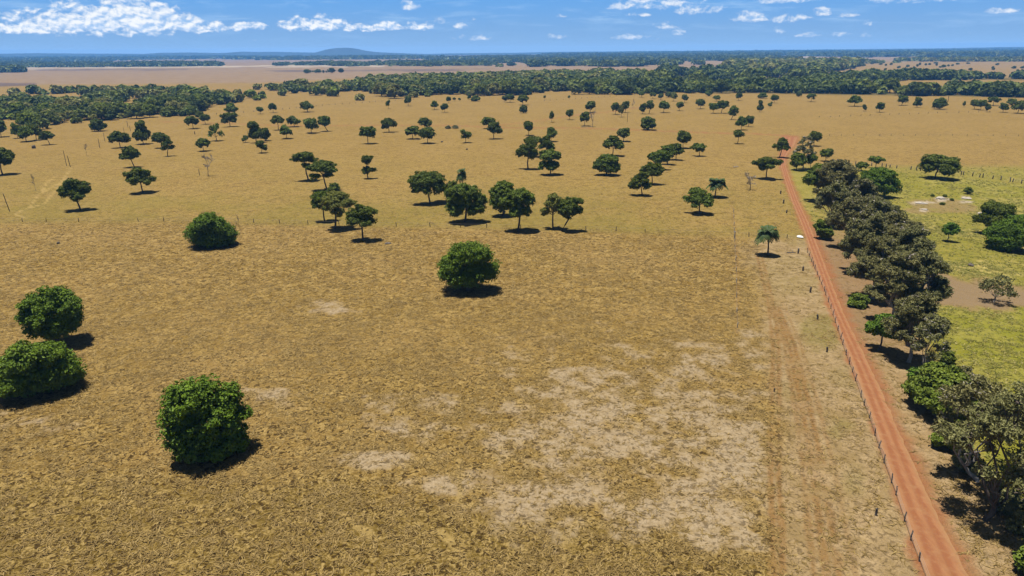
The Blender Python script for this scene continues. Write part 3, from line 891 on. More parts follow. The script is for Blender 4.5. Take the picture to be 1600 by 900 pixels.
def lobes_for(kind, rng, w, h):
    """lobes of a crown of half width w and height h"""
    U = rng.uniform; L = []

    def ring(n, rad, z0, z1, r0, r1, flat, a0=None):
        a = U(0, 6.28) if a0 is None else a0
        for i in range(n):
            t = a + i * 6.283 / n + U(-.3, .3); rr = U(r0 * .8, r1 * 1.15)
            q = rad * U(.85, 1.1)
            L.append((math.cos(t) * q * w, math.sin(t) * q * w, U(z0, z1) * h, rr * w, rr * w, rr * w * flat))
    if kind == 'dense':
        L.append((0, 0, .55 * h, .70 * w, .70 * w, .40 * h))
        ring(7, .62, .34, .50, .34, .42, .9); ring(6, .52, .58, .72, .34, .42, .8); ring(3, .25, .80, .86, .3, .4, .6)
    elif kind == 'low':
        L.append((0, 0, .55 * h, .66 * w, .66 * w, .38 * h))
        ring(8, .70, .34, .52, .28, .38, .8); ring(5, .42, .68, .80, .30, .42, .7)
    elif kind == 'spread':
        L.append((0, 0, .58 * h, .50 * w, .50 * w, .30 * h))
        ring(8, .68, .38, .60, .26, .36, .75); ring(5, .40, .66, .86, .26, .36, .6); ring(3, .85, .35, .45, .15, .2, .8)
    elif kind == 'round':
        L.append((0, 0, .68 * h, .62 * w, .62 * w, .26 * h))
        ring(6, .60, .54, .68, .30, .42, .75); ring(4, .38, .78, .88, .28, .40, .6)
    elif kind == 'open':
        ring(5, .66, .46, .62, .26, .36, .65); ring(5, .50, .68, .82, .28, .38, .6); ring(2, .15, .86, .92, .26, .36, .5)
        L.append((U(-.2, .2) * w, U(-.2, .2) * w, .70 * h, .36 * w, .36 * w, .16 * h))
    elif kind == 'umbrella':
        L.append((0, 0, .84 * h, .55 * w, .55 * w, .12 * h))
        ring(7, .66, .70, .82, .28, .36, .45); ring(3, .35, .88, .93, .28, .4, .4); ring(2, .55, .50, .60, .18, .24, .6)
    elif kind == 'layered':
        L.append((.08 * w, 0, .80 * h, .55 * w, .55 * w, .16 * h)); ring(5, .5, .72, .86, .26, .34, .6)
        L.append((-.05 * w, 0, .40 * h, .50 * w, .50 * w, .12 * h)); ring(5, .66, .32, .42, .26, .34, .5)
    elif kind == 'stack':
        L.append((0, 0, .45 * h, .70 * w, .70 * w, .22 * h)); ring(6, .62, .36, .50, .32, .4, .7)
        L.append((-.1 * w, 0, .80 * h, .50 * w, .50 * w, .18 * h)); ring(4, .40, .74, .88, .26, .34, .7)
    elif kind == 'thin':
        ring(4, .5, .45, .60, .30, .42, .7); ring(4, .35, .70, .88, .28, .4, .7)
    elif kind == 'sparse':
        ring(6, .72, .40, .66, .18, .26, .8); ring(6, .45, .62, .90, .18, .26, .7)
    elif kind == 'gum':
        ring(8, .70, .40, .60, .20, .29, .7); ring(9, .56, .58, .80, .20, .29, .7); ring(5, .28, .78, .94, .19, .27, .7); ring(5, .85, .3, .52, .13, .2, .8)
    elif kind == 'gumsparse':
        ring(6, .74, .46, .62, .20, .28, .7); ring(8, .58, .62, .80, .19, .27, .7); ring(4, .28, .84, .94, .19, .26, .7); ring(4, .9, .42, .62, .13, .18, .8)
    elif kind == 'bush':
        L.append((0, 0, .45 * h, .62 * w, .62 * w, .36 * h)); ring(6, .6, .25, .6, .32, .45, .8); ring(3, .3, .7, .85, .25, .35, .7)
    if kind in ('round', 'open', 'thin', 'umbrella', 'stack', 'layered'):      # no two alike
        if len(L) > 5 and U() < .7:
            L.pop(rng.integers(1, len(L)))
        sx = U(-.22, .22)
        L = [(l[0] + sx * w * (l[2] / h - .6) * 2 + U(-.12, .12) * w, l[1] + U(-.12, .12) * w, l[2] + U(-.05, .05) * h, *[q * U(.85, 1.12) for q in l[3:]]) for l in L]
    return L


FORK = dict(dense=.22, low=.18, spread=.24, round=.40, open=.38, umbrella=.55, layered=.25, stack=.22, thin=.36, sparse=.2, gum=.22, gumsparse=.12, bush=.08)


def trunk_mesh(kind, lobes, h, w, lean, rng, sides):
    bag = Bag()
    f = FORK.get(kind, .3) * h
    top = np.mean([l[:3] for l in lobes], axis=0); top = np.array([top[0] * .4 + lean * .55, top[1] * .4, f])
    r0 = max(.018 * h + .012 * w, .10) * (1.35 if kind in ('dense', 'low', 'spread') else 1.0)
    if kind == 'gumsparse':
        r0 *= .8
    n_stem = 1
    base_p = [(0, 0, -.12), (0, 0, .02 * h), (top[0] * .5 + rng.normal(0, .03) * h * .3, top[1] * .5, f * .5), tuple(top)]
    bag.add(*tube(base_p, [r0 * 1.5, r0 * 1.15, r0, r0 * .85], sides))
    gumlike = kind in ('gum', 'gumsparse')
    order = rng.permutation(len(lobes))[:7 if kind == 'gumsparse' else 12 if gumlike else 9 if sides > 5 else 5]
    for q in order:
        l = np.array(lobes[q]); tip = l[:3] + np.array([0, 0, .25 * l[5]])
        P = bend(top - np.array([0, 0, r0 * .4]), tip, 6, rng, .06)
        P[1:-1, 2] += np.array([-.02, .0, .015, .02]) * h
        rr = r0 * rng.uniform(.38, .62) * (1.25 if gumlike else 1)
        bag.add(*tube(P, np.linspace(rr, rr * .22, 6), max(4, sides - 2)))
        if sides > 5:
            for _ in range(4 if gumlike else 2):
                a = P[3] + (P[4] - P[3]) * rng.random()
                b = l[:3] + sphere_dirs(1, rng, .5)[0] * l[3:] * (1.12 if gumlike else .85)
                bag.add(*tube(bend(a, b, 4, rng, .05), np.linspace(rr * .45, rr * (.18 if gumlike else .1), 4), 4))
    return bag.get()


def bare_mesh(h, w, rng, levels=4, sides=5, rmin=.03):
    bag = Bag()

    def grow(p, d, L, r, lv):
        q = p + d * L
        P = bend(p, q, 4, rng, .06)
        bag.add(*tube(P, np.maximum(np.linspace(r, r * .65, 4), rmin), sides if lv > 2 else 3))
        if lv == 0:
            return
        for _ in range(3 if lv > 1 else 2):
            nd = d + rng.normal(0, .55, 3); nd[2] = nd[2] * .5 + .25; nd /= np.linalg.norm(nd)
            grow(P[rng.integers(2, 4)], nd, L * rng.uniform(.55, .85), r * .62, lv - 1)
    d = np.array([rng.normal(0, .08), rng.normal(0, .08), 1.0])
    grow(np.array([0, 0, -.1]), d, h * .36, max(.026 * h, .12), levels)
    V, F = bag.get()
    V[:, 0] *= w / max(np.abs(V[:, 0]).max(), .01); V[:, 1] *= w / max(np.abs(V[:, 1]).max(), .01); V[:, 2] *= h / V[:, 2].max()
    return V, F


def palm_meshes(h, w, lean, rng, n=36):
    top = np.array([lean, 0, h * .80])
    tr = tube([(0, 0, -.1), (lean * .15, 0, h * .25), (lean * .5, 0, h * .55), top], [.26, .19, .17, .15], 7)
    Vs = []; Fs = []; k = 0
    for i in range(n):
        a = i * 2.399 + rng.uniform(-.2, .2); up = rng.uniform(-.1, 1.0)
        L = w * rng.uniform(.9, 1.15)
        t = np.linspace(0, 1, 9)
        out = L * np.sin(t * 1.25) * (1.05 - .25 * up); z = h * .26 * up * np.sin(t * 2.0) - h * .30 * (1.1 - up) * t ** 2.0
        P = top + np.stack([np.cos(a) * out, np.sin(a) * out, z], -1)
        side = np.array([-math.sin(a), math.cos(a), 0])
        wd = w * .36 * np.sin(np.clip(t * 2.9 + .25, 0, math.pi)) ** .7
        for j in range(8):                  # leaflets both sides of the rib, hanging a little
            for s in (-1, 1):
                for f in (0, .5):
                    p0 = P[j] + (P[j + 1] - P[j]) * f; p1 = P[j] + (P[j + 1] - P[j]) * (f + .46)
                    tip = side * s * wd[j] + (P[j + 1] - P[j]) * .8 - np.array([0, 0, wd[j] * .45])
                    Vs += [p0, p1, p1 + tip * .95, p0 + tip]; Fs.append([k, k + 1, k + 2, k + 3]); k += 4
    return tr, (np.array(Vs), np.array(Fs))


DENSE_R = dict(dense=1.0, low=.85, spread=.75, round=.66, open=.52, umbrella=.62, layered=.6, stack=.7, thin=.55, sparse=.11, gum=.33, gumsparse=.12, bush=.9)
PARENT_SPECIES = {}
_seed = [100]


def empty(name, x, y, z=0.0, rz=0.0):
    o = bpy.data.objects.new(name, None); o.empty_display_size = 1.0
    C.objects.link(o); o.location = (x, y, z); o.rotation_euler = (0, 0, rz)
    return o


def size_at(bx, by, wpx, hpx):
    """ground point, depth, width and height in metres of an upright thing seen in the photo"""
    x, y, z = ground(bx, by)
    D = math.hypot(x, y)
    d = ray(bx, by - hpx); tt = D / math.hypot(d[0], d[1])
    return x, y, z, wpx * z / FPX, max(CAM_H + d[2] * tt, .3)


def pieces(kind, h, w, lean, ls, rng, sides, z_px=110.0, deep=1.0):
    """trunk and crown geometry of one tree; w is the half width"""
    if kind == 'palm':
        return palm_meshes(h, w, lean, rng)
    L = lobes_for(kind, rng, w, h)
    L = [(l[0] + lean * min(1.0, l[2] / h + .25), *l[1:]) for l in L]
    V, F = trunk_mesh(kind, L, h, w, lean, rng, sides)
    rc = max(.16 * w, 1.5 * ls)
    if kind in ('gum', 'gumsparse'):
        rc = max(.09 * w, 1.8 * ls)
    cv, cf = crown(L, rc, ls, rng, DENSE_R[kind], droop=.5 if kind in ('dense', 'open', 'gum') else .2,
                   ragged=.9 if kind in ('gum', 'gumsparse') else .75 if kind in ('open', 'sparse', 'thin', 'round', 'umbrella') else .5, n_max=60000 if kind in ('gum', 'gumsparse') else 26000,
                   wild=1.1 if kind in ('gum', 'gumsparse', 'sparse') else .55, long=2.3 if kind in ('gum', 'gumsparse') else 1.6)
    if kind in ('gum', 'gumsparse'):             # bare pale branch ends standing out of the sprays
        bag = Bag(); bag.add(V, F)
        for l in (np.array(q) for q in L):
            for _ in range(4):
                a = l[:3] + rng.normal(0, .25, 3) * l[3:]; dd = sphere_dirs(1, rng, .5)[0]
                b_ = l[:3] + dd * l[3:] * rng.uniform(1.0, 1.3)
                bag.add(*tube(bend(a, b_, 4, rng, .07), np.linspace(.10, .04, 4) * max(1, z_px / 110), 4))
        V, F = bag.get()
    # fit the crown to the wanted width and height
    tz = np.percentile(cv[:, 2], 99.6)
    cx = cv[:, 0] - lean
    wx = np.percentile(np.abs(cx), 99)
    s = w / wx
    cv = np.stack([lean + cx * s, cv[:, 1] * s * deep, cv[:, 2] * (h / tz)], -1)
    V = V * np.array([1, 1, h / tz])
    cv[:, 2] = np.maximum(cv[:, 2], .08)
    return (V, F), (cv, cf)


NAMES = dict(palm='palm_tree', gum='gum_tree', gumsparse='gum_tree', bush='shrub')
protos = {}


def plant(kind, bx, by, wpx, hpx, lean_px, pal, label, group, bark='bark', name=None, cat=None, shape=None):
    _seed[0] += 1
    x, y, z, Wm, Hm = size_at(bx, by, wpx, hpx)
    name = name or NAMES.get(kind, 'tree'); cat = cat or ('shrub' if kind == 'bush' else 'tree')
    w = Wm * .5; lean = lean_px * z / FPX
    big = wpx >= 24
    face = math.atan2(-x, y)                     # the x axis of the tree lies across the line of sight
    if kind == 'bare':
        rng = np.random.default_rng(_seed[0])
        V, F = bare_mesh(Hm, w, rng, 5 if wpx > 20 else 4, rmin=.16 * z / 683)
        o = mesh_np('bare_tree', V, F, MAT['deadwood'])
        o.location = (x, y, 0); o.rotation_euler[2] = face
        return tag(o, label, cat, group)
    root = empty(name, x, y)
    tag(root, label, cat, group)
    if shape:
        rng = np.random.default_rng(_seed[0])
        ls = max(.26, 1.0 * z / 683.0)
        D = math.hypot(x, y); L = []; low = LOWEST.get((bx, by), .08)
        for (px, py, rp) in shape:               # lobes seen in the photo, spread in depth through the round crown
            r = rp * 1.02 * z / FPX
            side = abs(px - bx) * z / FPX
            room = math.sqrt(max(w * w - side * side, 0)) * .45
            for dy in ((0,) if room < r else (-(room - r * .3), 0.0, room - r * .3)):
                rr = ray(px, py); t = (D + dy) / math.hypot(rr[0], rr[1])
                zz = CAM_H + rr[2] * t
                zz = min(max(zz, r * .72 + low * Hm), Hm - r * .45)
                L.append((rr[0] * t - x + rng.normal(0, .1) * r, rr[1] * t - y, zz, r, r, r * .85))
        tv, tf = trunk_mesh(kind, L, Hm, w, 0.0, rng, 8)
        cv, cf = crown(L, max(.15 * w, 1.5 * ls), ls, rng, DENSE_R[kind], droop=.4, ragged=.8, n_max=34000)
        cv[:, 2] = np.maximum(cv[:, 2], .1)
        mesh_np('trunk', tv, tf, MAT[bark], root, smooth=True)
        mesh_np('crown', cv, cf, MAT[pal], root)
        return root
    if big or lean_px or kind == 'palm':
        rng = np.random.default_rng(_seed[0])
        ls = max(.28, 1.05 * z / 683.0)
        if kind in ('gum', 'gumsparse'):
            ls = max(.17, .78 * z / 683.0)
        (tv, tf), (cv, cf) = pieces(kind, Hm, w, lean, ls, rng, 7 if wpx > 34 else 5, z, .95 if kind in ('gum', 'gumsparse', 'bush') else .74)
        mesh_np('trunk', tv, tf, MAT[bark], root, smooth=True)
        mesh_np('crown', cv, cf, MAT[pal], root)
        root.rotation_euler[2] = face
    else:
        var = _seed[0] % 3
        key = (kind, pal, var)
        if key not in protos:
            rng = np.random.default_rng(sum(map(ord, kind + pal)) + var * 77)
            (tv, tf), (cv, cf) = pieces(kind, 8.0, 4.2, 0.0, .75, rng, 5)
            t = mesh_np('trunk', tv, tf, MAT['bark'], None, smooth=True, link=False)
            c = mesh_np('crown', cv, cf, MAT[pal], None, link=False)
            protos[key] = (t, c)
        for src in protos[key]:
            o = src.copy(); C.objects.link(o); o.parent = root
            o.scale = (w / 4.2, w / 4.2, Hm / 8.0)
        root.rotation_euler[2] = random.Random(_seed[0]).uniform(0, 6.28)
    return root

# ------------------------------------------------------------------ the trees, one by one
PAST = "trees scattered over the dry pasture"
FARP = "small trees along the far edge of the pasture"
PADT = "trees of the green paddock"
ROWT = "gum trees in the row beside the red road"
FIELD = [
    # kind, base x, base y, width, height (photo pixels), lean, leaves, label
    ('dense', 320, 712, 126, 120, 0, 'mango', "huge dense round mango-like tree nearest the camera on brown grass"),
    ('spread', 60, 611, 136, 79, 0, 'mango', "broad low green tree cut by the left border on brown grass"),
    ('dense', 90, 538, 86, 91, -8, 'mango', "round green tree on a short trunk behind the broad tree at left border"),
    ('dense', 731, 454, 88, 78, 0, 'mango', "bright green knobbly tree alone in the middle of the brown field"),
    ('low', 333, 384, 75, 52, 0, 'mango', "dome shaped dark green tree on brown grass at the greenish pasture edge"),
    # left of the middle, beyond the brown field
    ('open', 126, 328, 43, 49, -4, 'dark', "feathery dark tree on thin trunk beside the curling pale wheel track"),
    ('open', 223, 301, 40, 39, 0, 'dark', "open fan crowned tree with forked limbs right of the feathery tree"),
    ('round', 210, 261, 28, 33, -3, 'dark', "lopsided dark tree behind the open fan crowned tree"),
    ('round', 4, 273, 38, 42, 0, 'dark', "dark tree half cut off by the left border beyond bare poles"),
    ('round', 2, 214, 20, 26, 0, 'dark', "small round tree cut by left border beside the woodland edge"),
    ('thin', 28, 216, 14, 24, 0, 'mid', "slim pale trunk tree next to woodland edge behind three round trees"),
    ('round', 41, 221, 22, 24, 0, 'mid', "leftmost of three round trees standing before the woodland edge"),
    ('round', 57, 219, 18, 25, 0, 'dark', "middle one of three round trees standing before the woodland edge"),
    ('round', 78, 226, 20, 22, -2, 'dark', "rightmost of three round trees standing before the woodland edge"),
    ('low', 154, 205, 20, 19, 0, 'dark', "compact dome tree close to the woodland edge left of bare poles"),
    ('open', 188, 231, 30, 26, 0, 'dark', "wide ragged tree right of the row of bare poles"),
    ('stack', 224, 225, 22, 36, 0, 'dark', "tall tree of two round lobes one above the other"),
    ('round', 253, 231, 24, 24, 0, 'dark', "rounded tree overlapping a smaller tree at its lower right"),
    ('open', 262, 244, 19, 27, 2, 'dark', "small dark tree just in front of a rounded tree"),
    ('round', 302, 201, 19, 20, 0, 'dark', "round dark tree at the end of the woodland hedge"),
    ('low', 313, 185, 12, 11, 0, 'dark', "tiny round tree where the woodland hedge ends"),
    ('round', 321, 194, 14, 16, 0, 'dark', "small dark tree left of the tall double lobed tree"),
    ('round', 318, 236, 20, 20, 0, 'dark', "small tree right above the pale bare tree"),
    ('sparse', 338.6, 220, 22, 27, 0, 'mid', "thin leaved pale green tree standing behind the bare tree"),
    ('open', 359.6, 198, 24, 22, 0, 'dark', "dark tree with drooping skirt below a taller crown"),
    ('round', 363, 181, 18, 20, 0, 'mid', "taller olive tree right behind the drooping skirt tree"),
    ('thin', 384, 222.5, 10, 11, 0, 'dark', "knee high round sapling left of the double crowned tree"),
    ('stack', 401, 223, 25, 33, 0, 'dark', "big double crowned dark tree in the left middle cluster"),
    ('low', 415, 220, 15, 20, 0, 'dark', "dark tree tucked against the right side of the double crowned tree"),
    ('thin', 409, 239, 16, 20, 0, 'dark', "little dark tree right below the double crowned tree"),
    ('round', 407, 178, 11, 11, 0, 'dark', "tiny tree on the grey far fence line"),
    ('round', 427, 176, 12, 15, 0, 'dark', "small tree right of a tiny tree on far fence line"),
    ('open', 481, 175, 20, 17, 0, 'dark', "wide topped tree just below the far left fence line"),
    ('umbrella', 435, 203, 21, 23, 0, 'dark', "umbrella shaped tree on straight trunk in the left distance"),
    ('round', 448, 216.6, 17, 21, 0, 'mid', "round tree on thin trunk just below the distant umbrella tree"),
    ('open', 460, 198, 20, 17, 0, 'dark', "low spread tree right of the distant umbrella tree"),
    ('open', 486.6, 208, 21, 23, 0, 'mid', "fan crowned tree left of the slanting tree"),
    ('round', 512, 205, 19, 24, -5, 'mid', "slanting tree whose trunk leans to the left"),
    ('umbrella', 482, 282, 36, 45, -3, 'dark', "flat umbrella tree on a tall bare trunk left of centre"),
    ('umbrella', 511, 297, 42, 45, -4, 'dark', "dark spreading tree in front and right of the flat umbrella tree"),
    ('bush', 522, 301, 17, 15, 0, 'dark', "round dark shrub behind the light flat topped tree"),
    ('layered', 575, 279, 25, 36, 0, 'dark', "tree with two separate crown layers alone on gold grass"),
    ('open', 507, 345.6, 35, 47, 0, 'mid', "left rear tree of the trio at the brown field edge"),
    ('umbrella', 524, 357.6, 54, 57, 3, 'light', "light green flat topped tree in the trio at brown field edge"),
    ('open', 567, 375.6, 44, 56, 0, 'dark', "front right tree of the trio at the brown field edge"),
    ('round', 575, 224.6, 24, 27, 0, 'mid', "pale round tree alone on gold grass above the two layered tree"),
    ('open', 608, 206.6, 24, 22, 0, 'dark', "bushy tree with low drooping limbs left of the trio of dark trees"),
    ('thin', 607, 169.6, 8, 14, 0, 'mid', "slender little tree near woodland left of centre"),
    ('thin', 638, 165.6, 11, 17, 0, 'dark', "small narrow tree touching the central woodland edge"),
    ('round', 645, 217, 22, 20, 0, 'dark', "left one of the trio of dark trees in the middle distance"),
    ('round', 664, 203, 19, 19, 0, 'dark', "rear one of the trio of dark trees in the middle distance"),
    ('round', 668, 224, 23, 25, 0, 'dark', "front one of the trio of dark trees in the middle distance"),
    ('round', 679, 171.4, 11, 14, 0, 'mid', "left of two small balloon shaped trees on the open far grass"),
    ('round', 695, 175.6, 11, 14, 0, 'dark', "right of two small balloon shaped trees on the open far grass"),
    ('round', 701, 161, 8, 10, 0, 'dark', "tiny tree below the central woodland, left of two specks"),
    ('round', 710, 158, 5, 6, 0, 'dark', "first speck sized tree right of a tiny tree below woodland"),
    ('round', 718, 158, 4, 5, 0, 'dark', "smallest speck of a tree below the central woodland"),
    ('bush', 743, 158, 14, 9, 0, 'dark', "low dark thicket at the central woodland foot"),
    ('thin', 733, 156, 6, 10, 0, 'mid', "thin pale sapling left of the low dark thicket"),
    ('thin', 727.6, 223, 17, 21, 0, 'mid', "lone small tree between the dark trio and the overlapping pair"),
    ('round', 763, 201, 21, 18, 0, 'dark', "rear tree of the overlapping pair at the cross track"),
    ('round', 771.6, 217, 24, 26, 0, 'dark', "front tree of the overlapping pair at the cross track"),
    ('thin', 788, 159.5, 8, 10, 0, 'dark', "narrow tree at left end of the four far centre trees"),
    ('round', 797, 160, 14, 13, 0, 'dark', "second of the four far centre trees"),
    ('round', 817, 164, 17, 16, 0, 'dark', "widest of the four far centre trees"),
    ('low', 818, 176.6, 12, 12, 0, 'dark', "ball shaped tree just below the four far centre trees"),
    ('round', 826, 211.4, 15, 22, 0, 'dark', "upright dark tree behind the clump in the right middle"),
    ('round', 851, 155, 4, 6, 0, 'dark', "speck of a tree alone under woodland, right of the far four"),
    ('thin', 862, 191, 9, 18, 0, 'mid', "slim tree on a long trunk beside the diagonal track"),
    ('round', 890, 187, 12, 16, 0, 'dark', "small tree right of the slim tree on diagonal track"),
    ('round', 913.5, 196.6, 15, 22, 0, 'dark', "dark tree beside a bare trunk at the cross track"),
    ('round', 922, 176, 17, 18, 0, 'dark', "broad crown showing above the bare trunk at cross track"),
    ('umbrella', 835, 245, 30, 32, 0, 'dark', "dark flat tree at the back left of the middle clump"),
    ('open', 854, 243, 24, 30, 0, 'dark', "ragged dark tree at the back right of the middle clump"),
    ('round', 861, 221, 17, 22, 0, 'mid', "rounded tree top showing above the middle clump"),
    ('open', 825, 264, 34, 47, 0, 'dark', "tall tree with straight trunk in front of the middle clump"),
    ('layered', 860, 273, 34, 38, 0, 'mid', "tiered conical tree right of the tall straight trunked tree"),
    ('open', 672, 318, 55, 49, -2, 'dark', "wide dark tree left of the large bright pair, centre"),
    ('thin', 706, 318, 22, 36, 0, 'dark', "thin tree half hidden between two large central trees"),
    ('palm', 723, 297, 16, 33, -1, 'palm', "small palm poking up behind the large central tree"),
    ('round', 727, 347, 58, 62, 0, 'mid', "large round leafy tree with dark oval shadow, centre"),
    ('dense', 786, 337, 40, 53, 0, 'mid', "dense egg shaped tree half hidden behind the forked tree"),
    ('open', 809.6, 360.6, 52, 64, -2, 'mid', "forked tree on slim trunk standing on brown field edge"),
    ('open', 864, 357, 36, 53, 0, 'light', "loose light tree left of the strongly leaning tree"),
    ('round', 878, 361, 36, 52, 13, 'dark', "tree whose trunk leans strongly to the right, at field edge"),
    ('low', 947.6, 273.6, 39, 32, 0, 'mid', "wide dome tree with crown down to the grass, right middle"),
    ('open', 957, 243.6, 31, 31, 0, 'dark', "dark tree behind and above the wide dome tree"),
    ('round', 974, 221, 20, 21, 0, 'dark', "round tree at the upper right of the dark tree behind the dome"),
    ('round', 961.6, 179, 13, 19, 0, 'dark', "dark upright tree at left end of the far middle row"),
    ('thin', 970.6, 183, 10, 19, 0, 'light', "pale thin tree second in the far middle row"),
    ('round', 977, 176, 12, 18, 0, 'dark', "dark tree behind the pale thin tree, far middle row"),
    ('thin', 1004, 178, 13, 17, 0, 'dark', "left of a slanting twin pair in the far middle row"),
    ('round', 1014, 178, 13, 21, 1.5, 'dark', "right of a slanting twin pair in the far middle row"),
    ('round', 1037, 176, 16, 18, 0, 'mid', "round headed tree right of slanting twins in far row"),
    ('round', 1061.6, 173, 12, 14, 0, 'dark', "small full tree after the round headed one in far row"),
    ('low', 1012, 203, 22, 20, 0, 'dark', "dense dark dome tree just above the cross track"),
    ('round', 1002.6, 152, 10, 10, 0, 'mid', "greenish tree touching the woodland, first of the fringe"),
    ('umbrella', 1020, 154, 10, 10, 0, 'dark', "small flat tree touching the woodland, second of the fringe"),
    ('round', 1032, 156, 9, 10, 0, 'dark', "dark tree standing clear, third of the woodland fringe"),
    ('low', 1045, 152, 11, 9, 0, 'dark', "low bush like tree, fourth of the woodland fringe"),
    ('thin', 1052, 158, 10, 14, 0, 'light', "pale tree on a thin stem, fifth of the woodland fringe"),
    ('round', 1069.6, 160.6, 10, 13, 0, 'dark', "small dark tree right of the pale thin stemmed tree"),
    ('round', 1094, 170, 14, 15, 0, 'dark', "round tree alone between the far row and the woodland"),
    ('low', 1107, 150, 10, 9, 0, 'mid', "small tree merging with woodland above the pair of far trees"),
    ('round', 1120, 158, 12, 9, 0, 'dark', "ragged small tree behind the pair of far trees"),
    ('round', 1114, 177, 14, 16, 0, 'mid', "left tree of the pair right of the far row"),
    ('round', 1127, 177, 18, 20, 1, 'dark', "right taller tree of the pair right of the far row"),
    ('open', 1142.6, 187, 15, 22, 3, 'mid', "greyish tree leaning right, below the far pair"),
    ('round', 1154, 157, 10, 12, 0, 'dark', "upright tree before the woodland, right of the far pair"),
    ('stack', 1187, 175, 9, 18, 0, 'dark', "slim two lobed tree on the far grass above the road end"),
    ('thin', 1203, 169, 7, 10, 0, 'mid', "tiny tree between the slim two lobed tree and a round one"),
    ('round', 1209.6, 161, 11, 13, 0, 'dark', "small round tree up right of the slim two lobed tree"),
    ('low', 1192, 153.8, 12, 9, 0, 'mid', "pale low tree at the woodland foot above the road end"),
    ('low', 1247.6, 151, 8, 8, 0, 'dark', "tiny dark tree at the woodland foot right of road line"),
    ('umbrella', 1267, 159, 13, 13, 0, 'mid', "little umbrella tree on far grass right of road line"),
    ('round', 1158, 203, 15, 21, 0, 'mid', "left of two adjoining trees right above the cross track"),
    ('open', 1169, 198, 14, 17, 1, 'dark', "right of two adjoining trees right above the cross track"),
    ('round', 1067, 231.6, 21, 27, 0, 'dark', "topmost tall tree at upper end of the slanting tree line"),
    ('umbrella', 1152.5, 224.6, 16, 21, 1, 'dark', "small flat topped tree on straight trunk below cross track"),
    ('open', 1218, 246, 26, 31, 2, 'dark', "tree standing at the red road's left edge near its end"),
    ('open', 1003.5, 305.6, 35, 37, -3, 'dark', "nearest tree of the slanting tree line"),
    ('round', 1019, 288, 34, 34, -1, 'dark', "second tree of the slanting tree line from its near end"),
    ('round', 1031, 265, 33, 30, -3, 'mid', "third tree of the slanting tree line from its near end"),
    ('round', 1043, 257, 24, 30, -1, 'mid', "fourth tree of the slanting tree line, merging with its neighbour"),
    ('round', 1056, 250, 24, 26, -1, 'dark', "fifth tree of the slanting tree line from its near end"),
    ('umbrella', 1093, 244, 23, 20, -1, 'mid', "spidery low tree right of the slanting tree line's top"),
    ('open', 1093, 334, 45, 39, -1, 'mid', "rounded tree in front of the small leaning palm"),
    ('umbrella', 1197, 279.5, 42, 34, 0, 'dark', "wide dark shade tree left of the red road"),
    ('palm', 1117, 308, 30, 30, 2, 'palm', "leaning palm behind the rounded tree, fronds spread flat"),
    ('palm', 1199.6, 399, 34, 45, -3, 'palm', "palm with drooping fronds left of the red road"),
]
RIGHT_FAR = [
    ('round', 1335, 166, 18, 17, 0, 'mid', "bushy pale green tree on the far right grass, leftmost there"),
    ('thin', 1349.6, 174, 7, 11, 0, 'dark', "tiny stick trunk tree right of the bushy pale green tree"),
    ('thin', 1374, 175.6, 13, 16, 0, 'dark', "teardrop shaped dark tree alone on far right grass"),
    ('open', 1409, 164.6, 14, 16, 0, 'dark', "spiky crowned tree in front of the far right woodland"),
    ('stack', 1433, 167.6, 11, 16, 0, 'dark', "narrow tall oval tree right of the spiky crowned one"),
    ('low', 1468, 170.6, 19, 18, 0, 'dark', "full round dark tree alone in the far right row"),
    ('thin', 1506, 167, 5, 9, 0, 'dark', "thin little sapling left of the double far right trees"),
    ('round', 1522, 170.6, 14, 15, 0, 'dark', "left half of the double trees on far right grass"),
    ('round', 1532, 172, 13, 16, 0, 'mid', "right half of the double trees on far right grass"),
    ('thin', 1542, 175, 10, 14, 0, 'dark', "egg shaped small tree right of the double trees"),
    ('umbrella', 1551.6, 165, 16, 14, 0, 'dark', "far umbrella tree behind the egg shaped small tree"),
    ('thin', 1567, 175.6, 13, 15, 0, 'dark', "heart shaped small tree left of the last far right tree"),
    ('low', 1581, 164, 15, 10, 0, 'dark', "low wide tree behind the last far right tree"),
    ('open', 1590, 177, 20, 20, 0, 'dark', "last tree of the far right row at the picture border"),
]
PADDOCK = [
    ('low', 1367, 307, 60, 44, 0, 'mango', "large dark spreading tree in green paddock behind the gum row"),
    ('round', 1345.5, 267, 18, 14, 0, 'dark', "small dark crown showing behind the large paddock tree"),
    ('umbrella', 1368, 263, 22, 19, 0, 'mid', "small palm like tree at the paddock's far fence"),
    ('open', 1461, 278.6, 52, 37, 2, 'dark', "broad shade tree at the far fence of green paddock"),
    ('bush', 1511.5, 303, 11, 11, 0, 'dark', "small round bush alone on the green paddock"),
    ('round', 1480, 377, 25, 30, 0, 'bright', "young bright tree alone in the paddock with small shadow"),
    ('spread', 1552, 366, 58, 50, 0, 'dark', "paler rear tree of the big pair at the right border"),
    ('dense', 1577, 391, 68, 55, 0, 'mango', "dark front tree of the big pair at the right border"),
    ('sparse', 1553, 472, 52, 43, 0, 'gum', "half bare grey thorn tree on the bare earth patch"),
]
